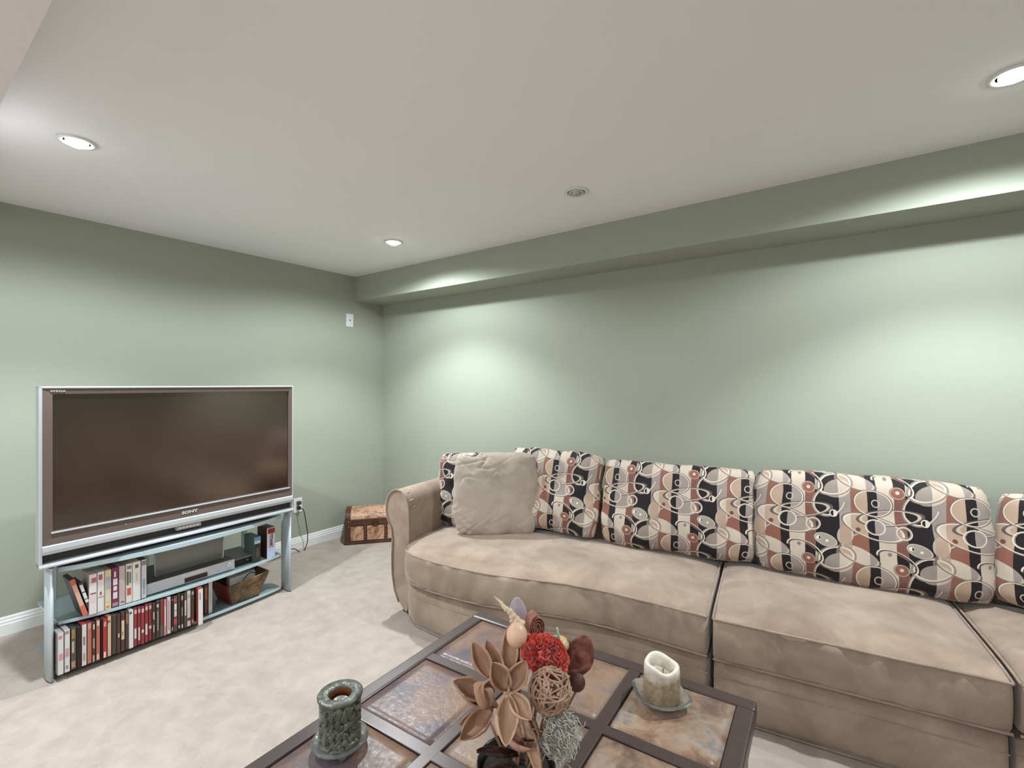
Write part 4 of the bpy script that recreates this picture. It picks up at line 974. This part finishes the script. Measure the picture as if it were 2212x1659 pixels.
def pod_mesh(L, wv, dp, close=0.35, seed=0):
    "open canoe shaped seed pod, base at origin, tip at +x, opening toward +z"
    bm = bmesh.new(); NL, NA = 16, 12; rings = []; inner = []
    for i in range(NL + 1):
        u = i / NL; ww = wv * (math.sin(PI * min(1, u * 0.93 + 0.05)) ** 0.85) * (1.15 - 0.3 * u) + 0.0006
        if i == NL: ww = 0.0008
        dd = dp * ww / wv
        ro, ri = [], []
        for j in range(NA + 1):
            a = -R(108) + R(216) * j / NA
            w2 = 1 + 0.10 * noise.noise(Vector((u * 4, j * 0.5, seed)))
            for lst, k in ((ro, 1.0), (ri, 0.70)):
                kk = k if j not in (0, NA) else (0.98 if k == 1.0 else 0.84)
                y = math.sin(a) * ww * kk * w2; z = -math.cos(a) * dd * kk * w2
                lst.append(bm.verts.new((u * L, y, z + 0.10 * L * (u ** 2))))
        rings.append(ro); inner.append(ri)
    for A, B in zip(rings[:-1], rings[1:]):
        for j in range(NA): bm.faces.new((A[j], B[j], B[j + 1], A[j + 1])).smooth = True
    for A, B in zip(inner[:-1], inner[1:]):
        for j in range(NA): bm.faces.new((A[j + 1], B[j + 1], B[j], A[j])).smooth = True
    for k in (0, NA):
        for i in range(NL): bm.faces.new((rings[i][k], inner[i][k], inner[i + 1][k], rings[i + 1][k]) if k == 0 else (inner[i][k], rings[i][k], rings[i + 1][k], inner[i + 1][k]))
    for k in (0, NL): 
        for j in range(NA): bm.faces.new((rings[k][j], rings[k][j + 1], inner[k][j + 1], inner[k][j]))
    return bm
TOC = -FWD * 0.75 + UPV * 0.66
def pod(parent, base_, tip, openv=None, wr_=0.24, dr=0.20, m=None, seed=0, name='pod'):
    L = (tip - base_).length; ov = openv or TOC
    o = from_bm(name, pod_mesh(L, L * wr_, L * dr, seed=seed), m or M_POD)
    M = frame_m(base_, tip, ov); o.parent = parent
    o.matrix_world = M
    o.matrix_parent_inverse = Matrix.Identity(4)
    pw = Matrix.Translation(parent.location)
    o.matrix_local = pw.inverted() @ M
    return o
def rel(parent, pts): return [Vector(q_) - parent.location for q_ in pts]
# central star of open pods
c0 = P(1099, 1496, 1.00)
s1 = empty('star_seed_pod', c0, 0, 'large open star of tan seed pods facing forward in the arrangement', 'seed pod')
for i, (tx, ty_, td) in enumerate(((1062, 1427, 0.99), (1138, 1424, 1.0), (1150, 1556, 0.955), (1092, 1614, 0.94), (1064, 1528, 0.99))):
    tip = P(tx, ty_, td)
    b_ = c0 + (tip - c0) * 0.06
    if i == 4: continue
    pod(s1, b_, tip, -FWD * 0.85 + UPV * 0.5 + (tip - c0) * -1.2, 0.28, 0.26, M_POD2 if i > 1 else M_POD, i)
bm = bmesh.new(); 
for k in range(5):
    a = k * 2 * PI / 5 + 0.3; d_ = RGT * math.cos(a) + UPV * math.sin(a)
    add_tube(bm, [Vector((0, 0, 0)), d_ * 0.008 - FWD * 0.004, d_ * 0.018 - FWD * 0.001], [0.004, 0.0035, 0.001], 8)
from_bm('core', bm, M_POD2, s1)
tube('stem', rel(s1, [c0, (c0 + DB) / 2 + FWD * 0.03, Vector((DB.x, DB.y, 0.50))]), 0.0035, M_POD, s1)
# left star
c1_ = P(1060, 1495, 1.03)
s2 = empty('star_seed_pod', c1_, 0, 'left star of tan seed pods pointing to the television', 'seed pod')
for i, (bx_, by_, tx, ty_, td, wr_) in enumerate(((1052, 1500, 977, 1472, 1.02, 0.26), (1066, 1500, 1040, 1478, 0.99, 0.3), (1062, 1528, 993, 1602, 0.97, 0.24), (1058, 1462, 1021, 1388, 1.06, 0.27), (1082, 1462, 1053, 1388, 1.10, 0.22), (1060, 1520, 1030, 1478, 1.0, 0.34), (1072, 1524, 985, 1484, 1.04, 0.2))):
    pod(s2, P(bx_, by_, 1.03), P(tx, ty_, td), None if i != 5 else -RGT + UPV * 0.3, wr_, 0.24, M_POD, 10 + i)
tube('stem', rel(s2, [c1_, (c1_ + DB) / 2 + FWD * 0.02, Vector((DB.x - 0.02, DB.y, 0.50))]), 0.0035, M_POD, s2)
# tall pod and lower pods
def single(name, base_, tip, label, wr_, dr, m, openv=None, seed=0, cat='seed pod'):
    s = empty(name, base_, 0, label, cat)
    pod(s, base_, tip, openv, wr_, dr, m, seed)
    end = Vector((DB.x + (base_.x - DB.x) * 0.3, DB.y + (base_.y - DB.y) * 0.3, 0.50))
    if abs(base_.z - end.z) > 0.02: tube('stem', rel(s, [base_, (base_ * 0.5 + end * 0.5), end]), 0.003, m, s)
    return s
single('tall_seed_pod', P(1100, 1452, 1.06), P(1103, 1345, 1.10), 'tall upright pale seed pod behind the star pods', 0.20, 0.18, M_POD2, -FWD, 21)
single('long_seed_pod', P(1128, 1545, 1.03), P(1180, 1690, 0.93), 'long pale pod hanging down at the bottom edge', 0.13, 0.10, M_POD2, -FWD - RGT * 0.4, 22)
single('broad_seed_pod', P(1112, 1545, 1.05), P(1172, 1600, 0.97), 'broad tan pod under the open star, pointing right', 0.26, 0.2, M_POD, UPV * 0.3 - FWD, 23)
single('curled_seed_pod', P(1112, 1575, 1.04), P(1150, 1628, 0.95), 'curled pinkish pod low beside the moss', 0.3, 0.2, woodpod('pinkish_pod', '#9a6656', '#c49484'), UPV, 24)
single('dark_seed_pod', P(1045, 1530, 1.09), P(992, 1568, 1.06), 'thin tan pod low at the left of the arrangement', 0.16, 0.15, M_POD, None, 25)
# twisted shell
tw = empty('twisted_horn', P(1122, 1352, 1.10), 0, 'pale twisted pointed horn sticking up at the back left', 'decoration')
a_, b_ = P(1122, 1352, 1.10), P(1067, 1288, 1.12); bm = bmesh.new()
pts = []; 
for k in range(40):
    u = k / 39; q_ = a_ + (b_ - a_) * u - tw.location; ph = u * 16
    q_ += (RGT * math.cos(ph) + UPV * math.sin(ph)) * 0.0035 * (1 - u) + RGT * 0.004 * math.sin(u * 3); pts.append(q_)
add_tube(bm, pts, [0.0115 * (1 - k / 39) ** 0.9 * (1 + 0.22 * math.sin(k * 1.5)) + 0.0006 for k in range(40)], 10)
from_bm('horn', bm, woodpod('pale_horn', '#c2a489', '#e2cdb4'), tw)
tube('stem', rel(tw, [a_, (a_ + Vector((DB.x, DB.y, 0.5))) / 2, Vector((DB.x, DB.y + 0.01, 0.50))]), 0.003, M_POD, tw)
# mauve leaf
ml = empty('mauve_petal', P(1120, 1352, 1.13), 0, 'smooth folded mauve grey petal standing at the back', 'dried petal')
def leaf_sheet(parent, base_, tip, wdt, m, fold=0.25, name='blade', rough=0.0, seed=0, nl=14, nw=8, face=None):
    bm = bmesh.new(); x = (tip - base_); L = x.length; x.normalize(); z = face or -FWD; z = (z - x * z.dot(x)).normalized(); y = z.cross(x)
    g = []
    for i in range(nl + 1):
        u = i / nl; ww = wdt * (math.sin(PI * (0.06 + 0.90 * u)) ** 0.75)
        row = []
        for j in range(nw + 1):
            s = 2 * j / nw - 1
            p_ = base_ + x * (u * L) + y * (s * ww) + z * (fold * ww * abs(s) ** 1.4 + rough * noise.noise(Vector((u * 5 + seed, s * 3, seed))))
            row.append(bm.verts.new(p_ - parent.location))
        g.append(row)
    for i in range(nl):
        for j in range(nw): bm.faces.new((g[i][j], g[i + 1][j], g[i + 1][j + 1], g[i][j + 1])).smooth = True
    o = from_bm(name, bm, m, parent); md = o.modifiers.new('thick', 'SOLIDIFY'); md.thickness = 0.0014
    return o
leaf_sheet(ml, P(1120, 1358, 1.13), P(1116, 1290, 1.15), 0.022, mat('mauve_grey', '#a79aa2', 0.35, 0, 0.1, 20), -0.5)
tube('stem', rel(ml, [P(1120, 1356, 1.13), Vector((DB.x, DB.y + 0.02, 0.5))]), 0.0025, M_POD, ml)
# cream gourd
def blob(name, parent, c_, rx, ry, rz_, m, fn=None, n=24, child='body'):
    def f(p_, a):
        q_ = Vector((p_.x * rx, p_.y * ry, p_.z * rz_))
        return (fn(q_, a, p_) if fn else q_) + (c_ - parent.location)
    prof = [(max(0.001, math.sin(PI * k / 16)), -math.cos(PI * k / 16)) for k in range(17)]
    return lathe(child, prof, m, parent, n, f)
gg = empty('cream_gourd', P(1116, 1372, 1.085), 0, 'smooth cream and peach gourd behind the tall pod', 'gourd')
blob('g', gg, P(1116, 1372, 1.085), 0.024, 0.024, 0.028, mat('peach_cream_skin', '#d9b196', 0.4, 0, 0.12, 18))
tube('stem', rel(gg, [P(1116, 1390, 1.085), Vector((DB.x, DB.y + 0.02, 0.5))]), 0.003, M_POD, gg)
# rolled bark
rb = empty('rolled_bark', P(1156, 1349, 1.12), 0, 'rolled brown bark spiral standing behind the red flower', 'bark roll')
bm = bmesh.new(); prev = None; ax = (-FWD * 0.9 + RGT * 0.35 - UPV * 0.0).normalized(); e1 = ax.cross(UPV).normalized(); e2 = UPV
ro, ri = [], []
NS = 90
for k in range(NS):
    a = k * 0.23; rr = 0.005 + 0.0185 * k / NS
    w0 = 0.015 + 0.001 * math.sin(k * 2.1)
    for sgn, lst in ((1, ro), (-1, ri)):
        lst.append([bm.verts.new((e1 * math.cos(a) * r2 * 0.85 + e2 * math.sin(a) * r2 * 1.15) + ax * sgn * w0) for r2 in (rr, rr + 0.0022)])
for k in range(NS - 1):
    for A, B, C2, D2 in ((ro[k][0], ro[k + 1][0], ro[k + 1][1], ro[k][1]), (ri[k][0], ri[k][1], ri[k + 1][1], ri[k + 1][0]), (ro[k][1], ro[k + 1][1], ri[k + 1][1], ri[k][1]), (ro[k][0], ri[k][0], ri[k + 1][0], ro[k + 1][0])): bm.faces.new((A, B, C2, D2))
from_bm('spiral', bm, woodpod('rust_bark', '#7a4636', '#a8705a'), rb)
tube('stem', rel(rb, [P(1156, 1370, 1.12), Vector((DB.x + 0.02, DB.y + 0.02, 0.5))]), 0.003, M_POD, rb)
# pumpkin
pk = empty('mini_pumpkin', P(1206, 1392, 1.13), 0, 'tiny orange and cream pumpkin with a pale green stem behind the red flower', 'pumpkin')
def pump():
    t = NT('striped_pumpkin_skin'); c = t.coord(); n = t.noise(c, 26, 3)
    t.set(t.ramp(n, [(0.35, lin('#6f7a4a')), (0.45, lin('#d6b98a')), (0.58, lin('#cf8a5e')), (0.7, lin('#c9a274'))]), 0.4); return t.m
def pf(q_, a, p_):
    k = 1 - 0.10 * abs(math.cos(a * 4)) ** 0.5 * 1.0; return Vector((q_.x * (1 - 0.12 * (1 - abs(math.sin(a * 4)))), q_.y * (1 - 0.12 * (1 - abs(math.sin(a * 4)))), q_.z - (0.006 if p_.z > 0.9 else 0)))
blob('p', pk, pk.location.copy(), 0.026, 0.026, 0.019, pump(), pf, 64)
tube('stalk', [(0, 0, 0.010), (0, 0, 0.022), RGT * -0.003 + Vector((0, 0, 0.040))], [0.006, 0.0035, 0.0025], mat('pale_green_stalk', '#9fb0a2', 0.5), pk)
tube('stem', rel(pk, [P(1206, 1405, 1.13), Vector((DB.x + 0.03, DB.y + 0.02, 0.5))]), 0.003, M_POD, pk)
# red flower
rf = empty('red_flower', P(1178, 1415, 1.08), 0, 'bright red ruffled crepe flower in the arrangement', 'flower')
def redm():
    t = NT('red_crepe'); c = t.coord(); n = t.noise(c, 45, 2)
    t.set(t.ramp(n, [(0.3, lin('#c63228')), (0.6, lin('#dd4a3a')), (0.75, lin('#e8785c'))]), 0.75, 0, Sheen_Weight=0.3); return t.m
M_RED = redm(); pms = []
for s_ in range(5):
    bm = bmesh.new(); g = []
    for i in range(5):
        row = []
        for j in range(9):
            u = i / 4; s = 2 * j / 8 - 1; r0 = 0.027 * u
            row.append(bm.verts.new((r0 * math.cos(s * 1.1), r0 * math.sin(s * 1.1), 0.006 * u * u + 0.006 * u * math.sin(j * 2.2 + s_) + 0.002 * noise.noise(Vector((i, j, s_))))))
        g.append(row)
    for i in range(4):
        for j in range(8):
            try: bm.faces.new((g[i][j], g[i + 1][j], g[i + 1][j + 1], g[i][j + 1])).smooth = True
            except ValueError: pass
    me = bpy.data.meshes.new('petal'); bm.to_mesh(me); bm.free(); me.materials.append(M_RED); pms.append(me)
rnd = random.Random(3)
for k in range(120):
    o = bpy.data.objects.new('petal', pms[k % 5]); C.objects.link(o); o.parent = rf
    a = rnd.uniform(0, 2 * PI); ph = math.acos(rnd.uniform(-0.35, 1.0)); d_ = -FWD * 0.55 * math.cos(ph) * 1 + UPV * 0.5 * math.cos(ph) + (RGT * math.cos(a) + (UPV * 0.8 + FWD * 0.5) * math.sin(a)) * math.sin(ph)
    pos = RGT * (d_.dot(RGT)) * 0.040 + UPV * d_.dot(UPV) * 0.026 + FWD * d_.dot(FWD) * 0.026
    pos = pos - (RGT * 0.35 * 0 + UPV * 0.40 * d_.dot(RGT) * 0.04)
    q_ = Vector((rnd.uniform(-1, 1), rnd.uniform(-1, 1), rnd.uniform(-1, 1))).normalized()
    M = frame_m(Vector((0, 0, 0)), (d_.normalized() * 0.6 + q_ * 0.7), q_.cross(d_) + d_ * 0.3)
    M.translation = pos * 0.72; o.matrix_local = M
tube('stem', rel(rf, [rf.location.copy(), Vector((DB.x + 0.02, DB.y + 0.01, 0.5))]), 0.004, M_POD, rf)
# brown leaf
lf = empty('brown_leaf', P(1240, 1450, 1.10), 0, 'broad rust brown dried leaf at the right of the red flower', 'leaf')
leaf_sheet(lf, P(1236, 1462, 1.10), P(1268, 1374, 1.13), 0.034, woodpod('rust_leaf', '#5c2e22', '#84493a'), -0.25, rough=0.010, seed=4, nl=18, nw=12, face=(-FWD + UPV * 0.6))
tube('stem', rel(lf, [P(1236, 1460, 1.10), Vector((DB.x + 0.04, DB.y + 0.02, 0.5))]), 0.002, M_POD, lf)
# ribbed nut
nt = empty('ribbed_nut', P(1246, 1474, 1.06), 0, 'small dark brown ribbed ball below the brown leaf', 'dried nut')
def nf(q_, a, p_): return q_ * (1 + 0.035 * math.sin(p_.z * 22))
prof = [(max(0.001, math.sin(PI * k / 60)), -math.cos(PI * k / 60)) for k in range(61)]
lathe('body', prof, mat('dark_ribbed_husk', '#54302a', 0.6), nt, 24, lambda p_, a: p_ * 0.0185 * (1 + 0.05 * math.sin(math.acos(max(-1, min(1, p_.z))) * 26)), rot=(R(-50), R(25), 0))
tube('stem', rel(nt, [nt.location.copy() - UPV * 0.015, Vector((DB.x + 0.05, DB.y, 0.5))]), 0.002, M_POD, nt)
# vine ball
vb = empty('vine_ball', P(1188, 1491, 1.015), 0, 'woven rattan vine ball in front of the red flower', 'vine ball')
rnd = random.Random(11); M_VINE = woodpod('rattan_vine', '#82604c', '#b8957c')
for k in range(32):
    ax = Vector((rnd.gauss(0, 1), rnd.gauss(0, 1), rnd.gauss(0, 1))).normalized(); e1 = ax.orthogonal().normalized(); e2 = ax.cross(e1)
    off = rnd.uniform(-0.018, 0.018); RR = 0.0435; rr = math.sqrt(RR * RR - off * off); kk = rnd.uniform(0, 6)
    pts = [ax * (off + 0.004 * math.sin(3 * a * 2 * PI / 36 + kk)) + (e1 * math.cos(a * 2 * PI / 36) + e2 * math.sin(a * 2 * PI / 36)) * (rr + 0.0016 * math.sin(a * 1.3 + kk)) for a in range(36)]
    tube('vine', pts, rnd.choice((0.0016, 0.002, 0.0024)), M_VINE, vb, 6, closed=True)
tube('stem', rel(vb, [vb.location - UPV * 0.042, Vector((DB.x + 0.03, DB.y, 0.5))]), 0.003, M_POD, vb)
# moss
rnd = random.Random(5); bm = bmesh.new(); mc = P(1212, 1592, 0.985)
for k in range(260):
    d_ = Vector((rnd.gauss(0, 1), rnd.gauss(0, 1), rnd.gauss(0, 1))).normalized() * rnd.uniform(0.3, 1) ** 0.5
    p_ = RGT * d_.x * 0.036 + FWD * d_.y * 0.030 + UPV * d_.z * 0.050; p_ += RGT * 0.012 * p_.z / 0.05 * 1.0
    a = rnd.uniform(0, 6); pts = []; dd = Vector((rnd.gauss(0, 1), rnd.gauss(0, 1), rnd.gauss(0, 1))).normalized(); ee = dd.orthogonal(); step = 0.0030; cur = rnd.uniform(0.2, 0.55)
    for s in range(16):
        pts.append(p_.copy()); dd = (Matrix.Rotation(cur, 3, ee) @ dd).normalized(); ee = (Matrix.Rotation(0.12, 3, dd) @ ee); p_ += dd * step
    add_tube(bm, pts, 0.00085, 4, 0, cap=False)
o = from_bm('spanish_moss', bm, mat('grey_green_moss', '#b6b3a8', 0.8, 0, 0.25, 60)); o.location = mc
tag(o, 'clump of curly grey green Spanish moss at the right of the arrangement', 'moss', None, 'stuff')
# small dark leaves low in the bowl
for k, (a_, b_, wv) in enumerate(((P(1120, 1630, 1.0), P(1030, 1622, 0.98), 0.016), (P(1110, 1655, 1.0), P(1040, 1680, 0.94), 0.02), (P(1150, 1600, 1.02), P(1130, 1600, 0.95), 0.012))):
    s = empty('dark_leaf', a_, 0, ['dark glossy leaf low at the left above the bowl', 'dark glossy leaf cut by the bottom edge', 'small dark leaf under the curled pod'][k], 'leaf')
    leaf_sheet(s, a_, b_, wv, mat('dark_wine_leaf', '#2a1012', 0.3), 0.2, rough=0.004, seed=k, face=UPV)
print('objects', len(bpy.data.objects))
